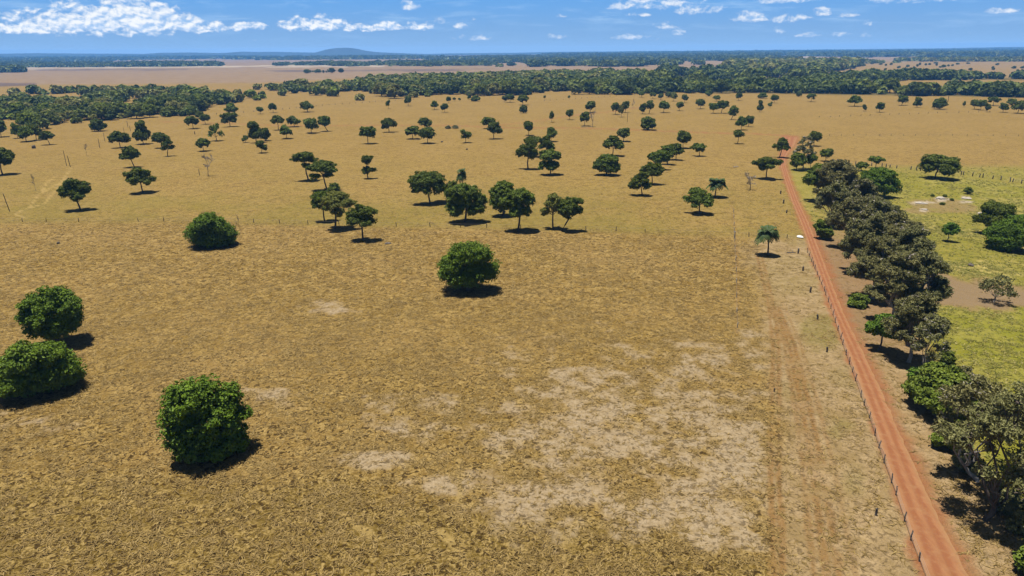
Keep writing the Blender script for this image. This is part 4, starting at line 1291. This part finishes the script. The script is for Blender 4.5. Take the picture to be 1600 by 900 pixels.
ROW = [
    ('round', 1271.6, 228, 17, 23, 0, 'dark', "small dark tree at the very far end of the gum row", 'bark'),
    ('gumsparse', 1254, 264, 32, 52, 0, 'gum', "scraggly grey tree beside the road end, taller than its neighbours", 'gumbark'),
    ('round', 1244, 266, 23, 27, 0, 'mid', "round green tree right of the road under the scraggly tree", 'bark'),
    ('thin', 1266, 265, 17, 25, 0, 'mid', "slim tree behind the scraggly grey tree", 'bark'),
    ('round', 1290, 252, 19, 20, 0, 'dark', "dark round tree off the far end of the row by the paddock fence", 'bark'),
    ('round', 1276, 314, 46, 56, 0, 'mid', "dense green tree leading the far end of the gum row", 'bark'),
    ('gum', 1303, 318, 60, 68, 0, 'gum', "first gum of the row behind the dense green leading tree", 'gumbark'),
    ('gum', 1299, 352, 56, 68, 0, 'gum', "second gum of the row, on its road side", 'gumbark'),
    ('gum', 1337, 345, 60, 66, 0, 'gum', "third gum of the row, on its paddock side", 'gumbark'),
    ('bush', 1285, 373, 28, 30, 0, 'mid', "dark shrub on the verge at the foot of the second gum", 'bark'),
    ('gum', 1324, 388, 65, 80, 0, 'gum', "fourth gum of the row with a pale fork, on road side", 'gumbark'),
    ('gum', 1365, 384, 65, 74, 0, 'gum', "fifth gum of the row, beside the pale paddock grass", 'gumbark'),
    ('gum', 1345, 426, 71, 92, 0, 'gum', "sixth gum of the row, crown overhanging the verge", 'gumbark'),
    ('gum', 1395, 418, 76, 84, 0, 'gum', "seventh gum of the row, wide crown on paddock side", 'gumbark'),
    ('gum', 1363, 466, 71, 96, 0, 'gum', "eighth gum of the row with dark trunk showing by the road", 'gumbark'),
    ('gum', 1412, 456, 80, 102, 0, 'gum', "ninth gum of the row left of the bare earth patch", 'gumbark'),
    ('gum', 1393, 505, 80, 112, 0, 'gum', "tenth gum of the row with pale crossing limbs", 'gumbark'),
    ('gum', 1430, 500, 71, 110, 0, 'gum', "eleventh gum of the row bordering the lush grass", 'gumbark'),
    ('round', 1374, 546, 50, 56, 0, 'bright', "bright green leafy tree under the gums at the road side", 'bark'),
    ('gum', 1420, 566, 78, 112, 0, 'gum', "twelfth gum of the row, behind the bright green tree", 'gumbark'),
    ('gumsparse', 1438, 590, 52, 100, 3, 'gum', "last gum before the gap, thin crown over pale leaning stems", 'gumbark'),
    ('bush', 1341, 478, 28, 20, 0, 'mid', "low dark shrub on the verge beside the eighth gum", 'bark'),
    ('bush', 1440, 600, 40, 26, 0, 'bright', "bright low shrub at the foot of the last gum before the gap", 'bark'),
    ('bush', 1467, 646, 96, 72, 0, 'mid', "large dark green thicket filling the gap in the gum row", 'bark'),
    ('gum', 1497, 640, 65, 66, 0, 'gum', "olive gum crown rising behind the large dark thicket", 'gumbark'),
    ('gumsparse', 1526, 752, 112, 158, -22, 'gum', "pale stemmed gum leaning left behind the nearest gum", 'gumbark'),
    ('gumsparse', 1541, 812, 165, 214, 6, 'gum', "nearest gum with several dark stems spreading from one base", 'bark'),
    ('gumsparse', 1594, 742, 96, 150, 0, 'gum', "thin gum at the right border beside the nearest gum", 'gumbark'),
    ('bush', 1482, 700, 48, 46, 0, 'mid', "dark leafy shrub under the pale stemmed leaning gum", 'bark'),
    ('bush', 1508, 735, 40, 34, 0, 'gum', "brownish scrub bush at the foot of the pale stemmed gum", 'bark'),
    ('bush', 1572, 800, 46, 34, 0, 'gum', "olive scrub bush right of the nearest gum's base", 'bark'),
    ('bush', 1594, 832, 40, 34, 0, 'gum', "dry scrub bush at the right border below the nearest gum", 'bark'),
    ('bush', 1600, 893, 34, 40, 0, 'mid', "green shrub in the bottom right corner", 'bark'),
    ('bush', 1470, 590, 26, 22, 0, 'mid', "small dark shrub on lush grass right of the last gum", 'bark'),
    ('bush', 1478, 566, 22, 20, 0, 'dark', "dark shrub stepping out of the row onto the lush grass", 'bark'),
]
BARE = [
    (326, 275.6, 27, 36, "pale grey leafless tree on gold grass at left"),
    (1172, 296, 23, 28, "small leafless tree left of the red road"),
    (374, 358, 10, 24, "spindly leafless sapling beside the dome shaped tree"),
    (926, 198, 12, 30, "tall bare forked trunk at the cross track"),
    (989, 170, 5, 16, "bleached forked dead stick on the far middle grass"),
    (56, 298, 9, 28, "thin dead sapling with a few twigs, left border"),
    (136, 244, 6, 20, "dead twiggy pole left of the ragged tree"),
]
LOWEST = {(320, 712): .08, (90, 538): .22, (60, 611): .20, (731, 454): .20, (333, 384): .10, (727, 347): .24, (809.6, 360.6): .36}
SHAPES = {
    (320, 712): [(318, 616, 28), (290, 624, 24), (345, 624, 26), (278, 652, 22), (318, 652, 36), (355, 652, 26), (281, 684, 22), (320, 688, 32), (361, 680, 22), (300, 697, 17), (345, 698, 19), (372, 688, 12)],
    (90, 538): [(80, 467, 21), (58, 476, 18), (102, 476, 18), (50, 492, 14), (78, 490, 30), (107, 492, 14), (62, 507, 16), (92, 507, 17), (75, 517, 9), (108, 505, 11)],
    (60, 611): [(62, 550, 15), (40, 554, 20), (78, 553, 16), (22, 572, 20), (60, 574, 26), (92, 568, 19), (107, 583, 16), (118, 598, 9), (15, 598, 18), (45, 600, 20), (80, 599, 17), (5, 582, 18), (103, 602, 11)],
    (731, 454): [(735, 391, 14), (722, 396, 16), (748, 396, 14), (705, 412, 15), (730, 412, 23), (757, 411, 16), (766, 420, 9), (698, 424, 10), (718, 430, 16), (742, 429, 17), (728, 443, 11), (708, 443, 7), (764, 428, 8), (738, 444, 10)],
    (333, 384): [(325, 346, 13), (312, 351, 12), (340, 351, 12), (303, 362, 9), (328, 362, 18), (352, 359, 12), (361, 366, 8), (312, 373, 9), (338, 373, 11), (354, 373, 8), (324, 376, 7)],
    (727, 347): [(722, 298, 12), (740, 301, 12), (708, 304, 10), (749, 312, 9), (725, 312, 17), (705, 318, 9), (752, 324, 5), (712, 327, 8), (738, 328, 7), (745, 320, 8)],
    (809.6, 360.6): [(800, 305, 11), (815, 305, 10), (792, 314, 9), (810, 318, 12), (826, 312, 7), (821, 328, 6), (806, 330, 7), (829, 306, 4)],
}
for r in FIELD:
    g = PAST if r[2] > 180 else FARP
    plant(*r, g, shape=SHAPES.get((r[1], r[2])))
for r in RIGHT_FAR:
    plant(*r, FARP)
for r in PADDOCK:
    plant(*r, PADT, bark='deadwood' if r[0] == 'sparse' else 'bark')
for r in ROW:
    plant(*r[:8], ROWT if r[0] != 'bush' else "shrubs along the gum row", bark=r[8])
for bx, by, w_, h_, lab in BARE:
    plant('bare', bx, by, w_, h_, 0, None, lab, "leafless trees on the pasture", cat='bare tree')
# dark scattered bushes far off on the straw slope at the right
rg = random.Random(12)
SLOPE = [(1362, 100.5), (1376, 101.5), (1384, 103), (1392, 102), (1404, 106.8), (1418, 105), (1428, 107), (1433, 104.5), (1437, 102), (1446, 102.5), (1452, 101.8), (1462, 99.5), (1463, 103), (1469, 106), (1474, 105.5), (1482, 104),
         (1488, 103.5), (1496, 101), (1512, 100), (1551, 107.5), (1552, 109.5), (1558, 102), (1562, 95.8), (1584, 107.5), (1598, 107), (1590, 111.5), (1516, 110), (1390, 113.7), (1383, 110), (1349, 103.5), (1343, 102.8)]
for i, (bx, by) in enumerate(SLOPE):
    plant('low', bx, by, rg.uniform(3, 6.5), rg.uniform(2.6, 4.6), 0, 'dark', "tiny dark tree dotted over the distant straw slope at upper right", "dark trees dotted over the distant straw slope")
plant('round', 1410, 118, 10, 11, 0, 'mid', "taller pale tree at the foot of the distant straw slope", FARP)
CLUMP = [(480, 114.6, 11, 6.4), (489, 113, 3, 3), (497, 114, 11, 6), (505.5, 114, 3, 4.5), (510, 113.6, 3, 3), (518, 114, 11, 8), (533, 113.6, 8, 7)]
for bx, by, w_, h_ in CLUMP:
    plant('low', bx, by, w_, h_, 0, 'dark', "dark tree in the short line alone on the distant beige plain", "short line of dark trees on the beige plain")

# ------------------------------------------------------------------ the woods
CLEARINGS = [([(-30, 147), (60, 146), (140, 146), (150, 159), (60, 161), (-30, 163)], .06), ([(320, 142), (450, 140), (540, 150), (520, 158), (380, 158), (325, 152)], .22),
             ([(190, 147), (245, 146), (240, 157), (195, 158)], .08), ([(196, 160), (216, 160), (212, 184), (198, 186)], .05), ([(268, 150), (300, 150), (290, 164), (262, 164)], .1)]


def woods():
    rng = np.random.default_rng(8)
    tint = {'near': ['mid', 'dark', 'light', 'bright'], 'mid': ['mid', 'dark', 'mid', 'light'], 'dark': ['dark', 'dark', 'mid', 'dark'], 'light': ['mid', 'light', 'mid', 'light']}
    cand = []
    for wi, (pts, sp, chance, pal) in enumerate(WOODS):
        gp = np.array(W([(a, max(b, 78.8 + (1600 - a) * 0.0075)) for a, b in pts]))
        lo = gp.min(0); hi = gp.max(0)
        nx = int((hi[0] - lo[0]) / sp) + 1; ny = int((hi[1] - lo[1]) / sp) + 1
        if nx * ny > 3_000_000:
            f = math.sqrt(nx * ny / 3_000_000); sp *= f; nx = int(nx / f); ny = int(ny / f)
        gx, gy = np.meshgrid(np.arange(nx), np.arange(ny))
        x = lo[0] + (gx + rng.uniform(0, 1, gx.shape)) * sp; y = lo[1] + (gy + rng.uniform(0, 1, gx.shape)) * sp
        x = x.ravel(); y = y.ravel()
        px, py = project(x, y)
        sdv = poly_sd(px, py, pts)
        dens = fbm(x / (sp * 6), y / (sp * 6), 61 + wi, 3)
        if sp > 20:
            dens = fbm(x / (sp * 12), y / (sp * 30), 61 + wi, 3)
        ok = (sdv + (fbm(x / 40, y / 40, 7, 3) - .5) * 5 > 0) & (np.abs(px - 800) < 960)
        ok &= rng.random(len(x)) < np.clip(chance + (dens - np.median(dens)) * (7.0 if wi == 1 else 4.0 if wi in (0, 2) else 2.2 if sp < 20 else 5), .015, 1)
        if wi in (0, 1, 2):                      # grassy clearings in the loose woodland
            for clear, p in CLEARINGS:
                ok &= ~((poly_sd(px, py, clear) + (fbm(x / 25, y / 25, 33, 3) - .5) * 8 > 0) & (rng.random(len(x)) > p))
        x, y = x[ok], y[ok]
        s = sp * rng.uniform(.5, 1.5, len(x)) * (1.0 if wi < 2 else 1.15 if sp < 20 else 1.05)
        cand.append((x, y, s, np.full(len(x), wi)))
    X, Y, S, I = (np.concatenate([c[q] for c in cand]) for q in range(4))
    D = np.hypot(X, Y)
    order = np.argsort(D / S ** .5)
    single = order[(I[order] <= 3)][:N_SINGLE_WOOD]
    is_single = np.zeros(len(X), bool); is_single[single] = True
    # the nearest woodland trees, each by itself
    kinds = ['low', 'round', 'spread', 'round']
    proto = {}
    for kind in kinds:
        for pal in ('dark', 'mid', 'light', 'bright'):
            r2 = np.random.default_rng(sum(map(ord, kind + pal)))
            (tv, tf), (cv, cf) = pieces(kind, 8.0, 4.6, 0.0, .72, r2, 5)
            V = np.concatenate([tv, cv]); F = np.concatenate([tf, cf + len(tv)])
            proto[kind, pal] = mesh_np('woodland_tree', V, F, [MAT['bark'], MAT['wood_' + pal]], None, mat_idx=np.r_[np.zeros(len(tf)), np.ones(len(cf))], link=False)
    for q in single:
        pal = rng.choice(tint[WOODS[I[q]][3]]); kind = kinds[rng.integers(4)]
        o = proto[kind, pal].copy(); C.objects.link(o)
        f = S[q] / 9.6
        o.location = (X[q], Y[q], 0); o.scale = (f, f, f * rng.uniform(.8, 1.1)); o.rotation_euler[2] = rng.uniform(0, 6.28)
        px, py = project(X[q], Y[q])
        lab, grp = (("bushy tree in the loose woodland along the left side of the pasture", "nearest trees of the left woodland") if px < 640 else
                    ("dark tree in the front edge of the woodland belt behind the pasture", "nearest trees of the woodland belt"))
        tag(o, lab, 'tree', grp)
    # the rest of each wood reads as one mass
    for wi in range(len(WOODS)):
        sel = np.where((I == wi) & ~is_single)[0]
        if not len(sel):
            continue
        Vs = []; Fs = []; Ms = []; n0 = 0
        px, py = project(X[sel], Y[sel])
        d = D[sel]
        nl = np.clip((S[sel] * 683 / d) ** 2 * 1.3, 9, 170).astype(int)
        grp = np.array([['dark', 'mid', 'light', 'bright'].index(t) for t in tint[WOODS[wi][3]]])
        shade = fbm(X[sel] / 90, Y[sel] / 90, 90 + wi, 3)
        pick = grp[np.clip(((shade - .3) * 6 + rng.uniform(0, 2.2, len(sel))).astype(int) % 4, 0, 3)]
        # all leaf sprays of all crowns at once
        idx = np.repeat(np.arange(len(sel)), nl)
        dr = sphere_dirs(len(idx), rng, .55)
        hw = S[sel] * .5; hh = hw * rng.uniform(1.0, 1.5, len(sel))
        if WOODS[wi][1] > 20:
            hh = hw * rng.uniform(.45, .65, len(sel))
        lump = 1 + .16 * np.sin(dr[:, 0] * 5 + idx) + .14 * np.sin(dr[:, 1] * 6 + idx * 2.3) + rng.normal(0, .07, len(idx))
        P = np.stack([X[sel][idx] + dr[:, 0] * hw[idx] * lump, Y[sel][idx] + dr[:, 1] * hw[idx] * lump, hh[idx] * .60 + dr[:, 2] * hh[idx] * .48 * lump], -1)
        ls = np.clip(2.7 * S[sel] / np.sqrt(nl), .7, 40)
        N = dr + rng.normal(0, .35, dr.shape) + np.array([0, 0, .3])
        V, F = leaves(P, N, ls[idx][:, None][:, 0] if False else 1.0, rng)
        c = V.reshape(-1, 4, 3); cen = c.mean(1, keepdims=True)
        V = (cen + (c - cen) * ls[idx][:, None, None]).reshape(-1, 3)
        V[:, 2] = np.maximum(V[:, 2], .1)
        o = mesh_np('woodland', V, F, [MAT['wood_dark'], MAT['wood_mid'], MAT['wood_light'], MAT['wood_bright']], mat_idx=pick[idx])
        tag(o, kind='stuff')
        o['label'] = 'woodland seen as one mass of crowns'
    print('woods', len(X), 'singles', len(single))


N_SINGLE_WOOD = 110
woods()


# ------------------------------------------------------------------ fences, posts and small things
def post_mesh(h, r, rng, sides=6):
    P = np.array([(0, 0, -.15), (rng.normal(0, .02), rng.normal(0, .02), h * .5), (rng.normal(0, .04), rng.normal(0, .04), h * .93), (0, 0, h)])
    V, F = tube(P, [r * 1.05, r, r * .95, r * .55], sides)
    n = len(V)
    cap = np.array([[n - sides + i, n - sides + (i + 1) % sides, n - sides + (i + 2) % sides, n - sides + (i + 2) % sides] for i in range(0, sides - 1)])
    return V, F


def fence(px_pts, step, h, r, label, wires=3, seed=1, mat='postwood', skip=0.0, wire_r=0.012, group=None, jitter=0.25):
    rng = np.random.default_rng(seed)
    g = np.array(W(px_pts)); seg = np.concatenate([[0], np.cumsum(np.hypot(*np.diff(g, axis=0).T))])
    s = np.arange(0, seg[-1], step); s = s + rng.uniform(-jitter, jitter, len(s)) * step * .4
    x = np.interp(s, seg, g[:, 0]); y = np.interp(s, seg, g[:, 1])
    root = empty('fence', x[0], y[0]); tag(root, label, 'fence', group)
    protos_ = [mesh_np('post', *post_mesh(h, r, rng), MAT[mat], None, smooth=True, link=False) for _ in range(4)]
    keep = [i for i in range(len(x)) if rng.random() >= skip][:100]
    for i in keep:
        o = protos_[i % 4].copy(); C.objects.link(o); o.parent = root
        o.location = (x[i] - x[0], y[i] - y[0], 0); o.scale = (1, 1, rng.uniform(.85, 1.15))
        o.rotation_euler = (rng.normal(0, .05), rng.normal(0, .05), rng.uniform(0, 6))
    for q in range(wires):
        z = h * (.35 + .55 * q / max(1, wires - 1))
        V, F = tube(np.stack([x - x[0], y - y[0], np.full_like(x, z)], -1), np.full(len(x), wire_r), 4)
        mesh_np('wire', V, F, MAT['wire'], root)
    return root


fence(FENCE_PX, 3.7, 1.15, .075, "wire fence of dark wooden posts along the red road", seed=3, jitter=.6)
fence(BOUND_PX, 9.0, 1.2, .10, "sparse wire fence crossing between the greenish and the brown pasture", wires=2, seed=4, skip=.25)
fence([(1298, 253), (1330, 257), (1370, 260), (1430, 266), (1500, 273), (1560, 281), (1620, 291)], 2.3, 1.6, .2, "dark post fence along the far side of the green paddock", wires=2, seed=5, skip=.22, jitter=1.0)
fence([(1296, 212.5), (1400, 212.3), (1500, 212.5), (1640, 213)], 7.0, 1.1, .09, "faint fence line across the far right pasture", wires=2, seed=6)
fence([(322, 180), (400, 175), (520, 164), (650, 155.5)], 8.0, 1.3, .18, "dark fence line before the woodland at upper left", wires=2, seed=7)
fence([(1280, 183.5), (1380, 180), (1480, 176.5), (1560, 175)], 9.0, 1.2, .16, "faint slanting fence line on the far right pasture", wires=1, seed=8)
fence([(850, 158), (930, 152.5), (1010, 148)], 9.0, 1.2, .16, "short fence line rising to the woodland in the centre", wires=1, seed=9)
fence([(1146, 331), (1147.5, 371), (1150, 420), (1151, 470), (1152, 520)], 9.0, 1.1, .09, "old fence of pale thin posts left of the wheel tracks", wires=1, seed=10, mat='palepost')


def post(bx, by, wpx, hpx, label, mat='postwood', name='wooden_post', cat='post', group="old posts standing in the pasture", lean=0.0, seed=0):
    rng = np.random.default_rng(int(bx * 7 + by)); x, y, z, w, h = size_at(bx, by, wpx, hpx)
    V, F = post_mesh(h, max(w * (.46 if h < 2.5 else .24), .06), rng)
    n = len(V)
    V = np.vstack([V, [[0, 0, h * 1.01]]]); F = [F, np.array([[n - 6 + i, n - 6 + (i + 1) % 6, n] for i in range(6)])]
    V[:, 0] += lean * V[:, 2]
    o = mesh_np(name, V, F, MAT[mat], smooth=False)
    o.location = (x, y, 0); o.rotation_euler[2] = math.atan2(-x, y)
    return tag(o, label, cat, group)


for bx, by, w_, h_, lab in [
    (1368.5, 805, 4.2, 12, "nearest lone dark post left of the roadside fence"),
    (1291.8, 550, 3.4, 8.5, "lone dark post at the lower edge of green tinted grass"),
    (1277, 499, 3.2, 8, "lone dark post at the upper edge of the green tinted grass"),
    (1266, 457, 3.4, 9, "stout dark post halfway between palm and green tinted grass"),
    (1254.5, 423, 3.2, 7, "short dark stump post just below the fallen log"),
    (1247, 396, 3.2, 8, "dark post at the end of a fallen log beside the road"),
    (1224, 318, 2.8, 6.5, "dark post left of the road, upper middle stretch"),
    (1219.6, 303, 2.6, 5.5, "small dark post below the wide shade tree by the road"),
    (1209.5, 612, 2.6, 6, "thin post standing on the wheel track"),
    (1214, 366, 2.4, 5, "small post right above the drooping palm"),
    (1229, 333, 2.6, 5, "small post on road's left side between two taller ones"),
]:
    post(bx, by, w_, h_, lab)
post(1147.5, 372, 2.4, 11, "tall pale post where the cross fence meets the pale fence", mat='palepost')
for bx, by, w_, h_, ln, lab in [
    (15, 330, 2.6, 29, -.1, "tall bare pole leaning slightly at the left border"), (104, 259, 1.8, 24, 0, "taller of two bare poles side by side, left pasture"),
    (110, 261, 2.2, 18, -.05, "shorter of two bare poles side by side, left pasture"), (156, 231, 1.8, 15, 0, "bare pole below the compact dome tree"),
    (164, 221, 1.4, 14, 0, "thin pole right of the compact dome tree"), (194, 206, 1.3, 7, 0, "tiny pole at the foot of the woodland hedge"),
    (200, 199, 1.6, 10, 0, "dark pole against the woodland hedge"), (204, 205, 1.4, 9, 0, "dark pole just right of one against woodland hedge"),
    (312, 274, 2.0, 10, 0, "short dark stick left of the pale leafless tree"), (980, 191, 1.4, 14, 0, "thin pole below the far middle row of trees"),
    (1481, 159, 2.0, 9, 0, "short pole before the far right woodland"), (304.6, 210, 1.4, 5, 0, "tiny stick below the round tree at hedge end")]:
    post(bx, by, w_, h_, lab, name='bare_pole', cat='pole', group="bare poles on the pasture", lean=ln)


def lump(V0, rng, amp):
    return V0 * (1 + amp * rng.normal(0, 1, (len(V0), 1)))


def ico(sub=2):
    import bmesh
    bm = bmesh.new(); bmesh.ops.create_icosphere(bm, subdivisions=sub, radius=1.0)
    V = np.array([v.co[:] for v in bm.verts]); F = np.array([[v.index for v in f.verts] for f in bm.faces]); bm.free()
    return V, F


ICO_V, ICO_F = ico(2)


def stone(bx, by, wpx, hpx, label, mat='stone', name='boulder', cat='rock', group="pale rocks on the green paddock"):
    x, y, z, w, h = size_at(bx, by, wpx, hpx); rng = np.random.default_rng(int(bx + by * 3))
    ph = rng.uniform(0, 6, 6)
    V = ICO_V.copy()
    V *= (1 + .18 * np.sin(V[:, :1] * 3 + ph[0]) + .15 * np.sin(V[:, 1:2] * 4 + ph[1]) + .12 * np.sin(V[:, 2:] * 5 + ph[2]))
    V = V * np.array([w * .5, w * .34, h * .55]); V[:, 2] += h * .3
    o = mesh_np(name, V, ICO_F, MAT[mat], smooth=False)
    o.location = (x, y, 0); o.rotation_euler[2] = math.atan2(-x, y)
    return tag(o, label, cat, group)


stone(1470, 311, 16, 4, "largest pale rock in the middle of the white sand outcrop")
stone(1440, 318, 16, 3, "flat pale rock at the left end of the white sand outcrop")
stone(1510, 311, 11, 3.4, "pale rock at the right end of the white sand outcrop")
stone(1533, 335, 10, 3.6, "pale rock beside the paler tree at right border")
stone(1444, 328, 8, 2.6, "small pale rock below the white sand outcrop")
for bx, by, w_, h_, lab in [(1457, 307, 6, 4, "tiny dark bush above the white sand outcrop, left one"), (1476, 307.5, 6, 4, "tiny dark bush above the white sand outcrop, right one"),
                            (1472, 320, 7, 4, "tiny dark bush in front of the largest pale rock"), (1487, 313.5, 6, 4, "tiny dark bush right of the largest pale rock")]:
    plant('bush', bx, by, w_, h_, 0, 'dark', lab, "dark bushes on the white sand outcrop")
plant('bush', 700, 201, 9, 5, 0, 'gum', "grey scrub left one of two low patches on the cross track", "low grey scrub")
plant('bush', 712, 200.5, 11, 5, 0, 'gum', "grey scrub right one of two low patches on the cross track", "low grey scrub")
plant('bush', 889, 153, 4, 4, 0, 'dark', "dark dot of a bush under the central woodland", "low grey scrub")
for bx, by, w_, h_, lab in [(53, 232, 5, 6, "dark broken stump left of the three round trees"), (1517, 416, 7, 6, "dark forked stump on the pale tufted paddock grass"),
                            (690.5, 222.5, 3, 3, "tiny dark stump right of the dark trio"), (729.5, 234, 3, 3, "tiny dark stump below the lone small tree"),
                            (606, 381, 8, 3, "low dark stump lying right of the field edge trio"), (91, 381, 4, 4, "small dark stump on brown grass left of the dome tree"),
                            (1412, 474, 6, 5, "stump at the edge of the bare earth by the ninth gum")]:
    stone(bx, by, w_, h_, lab, 'postwood', 'tree_stump', 'stump', "dark stumps left in the grass")


def log(p0, p1, r, label, mat='deadwood'):
    a = np.array([*ground(*p0)[:2], r * .7]); b = np.array([*ground(*p1)[:2], r * .6]); rng = np.random.default_rng(int(p0[0]))
    bag = Bag(); P = bend(a, b, 6, rng, .03)
    bag.add(*tube(P - a, np.linspace(r, r * .5, 6), 6))
    q = P[3] - a; bag.add(*tube([q, q + np.array([.5, .7, .5])], [r * .5, r * .2], 5))
    V, F = bag.get(); o = mesh_np('fallen_log', V, F, MAT[mat]); o.location = a
    return tag(o, label, 'log', "fallen logs beside the road")


log((1230, 395.5), (1243, 395), .16, "dark fallen log beside the road below the palm", 'postwood')
log((1146, 261.5), (1154, 261), .25, "pale fallen log on gold grass left of the wide shade tree")
log((908, 198.6), (931, 198.4), .22, "dark bar built for rail and shadow under the tree at cross track", 'postwood')  # dark bar put where a shadow and a low rail run


def sack(bx, by):
    x, y, z, w, h = size_at(bx, by, 7.5, 4)
    V = ICO_V * np.array([w * .5, w * .8, .28]); V[:, 2] += .2
    V[:, 2] *= 1 + .35 * np.sin(V[:, 0] * 5 + V[:, 1] * 3); V[:, 2] = np.maximum(V[:, 2], .01)
    o = mesh_np('plastic_sack', V, ICO_F, MAT['plastic'], smooth=True); o.location = (x, y, 0); o.rotation_euler[2] = .5
    tag(o, "crumpled white plastic sack lying left of the red road", 'sack')


sack(1250, 371.5)


# ------------------------------------------------------------------ grass
def grass():
    rng = np.random.default_rng(77)
    N = 62000
    # even over the visible ground near the camera, thinning with distance
    a = rng.uniform(-.86, .86, N); u = rng.random(N)
    r = 50 * (250 / 50) ** u
    keep = rng.random(N) < np.minimum(1, (r / 110) ** 1.0)
    x = np.sin(a[keep]) * r[keep]; y = np.cos(a[keep]) * r[keep]
    a = rng.uniform(.42, .80, 60000); r = rng.uniform(110, 360, 60000)      # the paddock
    x2 = np.sin(a) * r; y2 = np.cos(a) * r
    m2 = masks(x2, y2); ok = m2['paddock'] * (.25 + .75 * m2['strawtuft']) > rng.random(60000)
    x = np.concatenate([x, x2[ok]]); y = np.concatenate([y, y2[ok]])
    m = masks(x, y)
    clear = (1 - .97 * np.clip(m['red'], 0, 1)) * (1 - .8 * m['sand']) * (1 - .5 * m['track']) * (1 - .9 * m['bare']) * (1 - .55 * m['strip']) * (1 - .7 * m['dust'])
    rw = np.array(ROAD); dr = line_d(x, y, [(p, q) for p, q, _ in rw]); hw = np.interp(m['py'], [p[1] for p in ROAD_PX], rw[:, 2])
    clear *= dr > hw + .25
    patch = sstep(fbm(x / 3.0, y / 3.0, 71, 3), .36, .62)
    pr = clear * (.25 + .75 * patch) * np.clip(m['brown'] + m['paddock'] + .6 * m['verge'] + .35, 0, 1)
    ok = rng.random(len(x)) < pr
    x, y = x[ok], y[ok]
    pad = m['paddock'][ok] > rng.random(len(x))
    thick = m['thick'][ok]; brown = m['brown'][ok]
    stuft = m['strawtuft'][ok]

    def blades(x, y, nb, rad, hgt, wid, flat):
        n = len(x)
        th = rng.uniform(0, 6.283, (n, nb)); ln = rng.uniform(.5, 1.2, (n, nb))
        rr = rad[:, None] * ln; hh = hgt[:, None] * rng.uniform(.5, 1.15, (n, nb))
        bx = x[:, None] + rng.normal(0, .16, (n, nb)) ; by = y[:, None] + rng.normal(0, .16, (n, nb))
        dx, dy = np.cos(th), np.sin(th); kx = rng.uniform(-.6, .6, (n, nb))
        w = wid * rng.uniform(.7, 1.3, (n, nb))
        z0 = np.zeros_like(bx)
        p0 = np.stack([bx - dy * w, by + dx * w, z0], -1); p1 = np.stack([bx + dy * w, by - dx * w, z0], -1)
        mx = bx + dx * rr * .5; my = by + dy * rr * .5
        q0 = np.stack([mx - dy * w * .8, my + dx * w * .8, hh], -1); q1 = np.stack([mx + dy * w * .8, my - dx * w * .8, hh], -1)
        tx = bx + (dx - dy * kx) * rr; ty = by + (dy + dx * kx) * rr
        tp = np.stack([tx, ty, hh * flat], -1)
        V = np.stack([p0, p1, q1, q0, tp], 2).reshape(-1, 3)
        b = np.arange(n * nb)[:, None] * 5
        return V, [b + np.array([[0, 1, 2, 3]]), b + np.array([[3, 2, 4]])]

    def gmat(name, c1, c2, c3):
        mt, k = new_mat(name); geo = k.node('ShaderNodeNewGeometry')
        nz = k.noise(geo.outputs['Position'], .12, 3.0)
        f = geo.outputs['Random Per Island']
        col = k.mix(k.ramp(f, .0, .6, smooth=False), c1, c2); col = k.mix(k.ramp(f, .62, 1.0, smooth=False), col, c3)
        col = k.mix(k.ramp(nz, .35, .65, 0, .4), col, k.mix(1.0, col, (.78, .74, .66), 'MULTIPLY'))
        finish(k, col, .7, .15, trans=.15)
        return mt
    dry = gmat('dry_straw', (.110, .070, .018), (.175, .116, .035), (.27, .19, .07))
    grn = gmat('fresh_grass', (.075, .085, .008), (.14, .13, .018), (.28, .235, .08))
    s1 = ~pad
    dist = np.hypot(x, y)
    V, F = blades(x[s1], y[s1], 5, rng.uniform(.45, 1.1, s1.sum()) * (1 + .5 * sstep(dist[s1], 80, 160)), rng.uniform(.05, .17, s1.sum()) * (1 + .5 * thick[s1]), .05, .55)
    tag(mesh_np('dry_grass', V, F, dry), kind='stuff')
    V, F = blades(x[pad], y[pad], 5, rng.uniform(.35, .8, pad.sum()) * (1 + .8 * stuft[pad]), rng.uniform(.06, .22, pad.sum()), .06 + .06 * sstep(dist[pad], 150, 300)[:, None], .6)
    tag(mesh_np('green_grass', V, F, grn), kind='stuff')
    print('grass', s1.sum(), pad.sum())


grass()
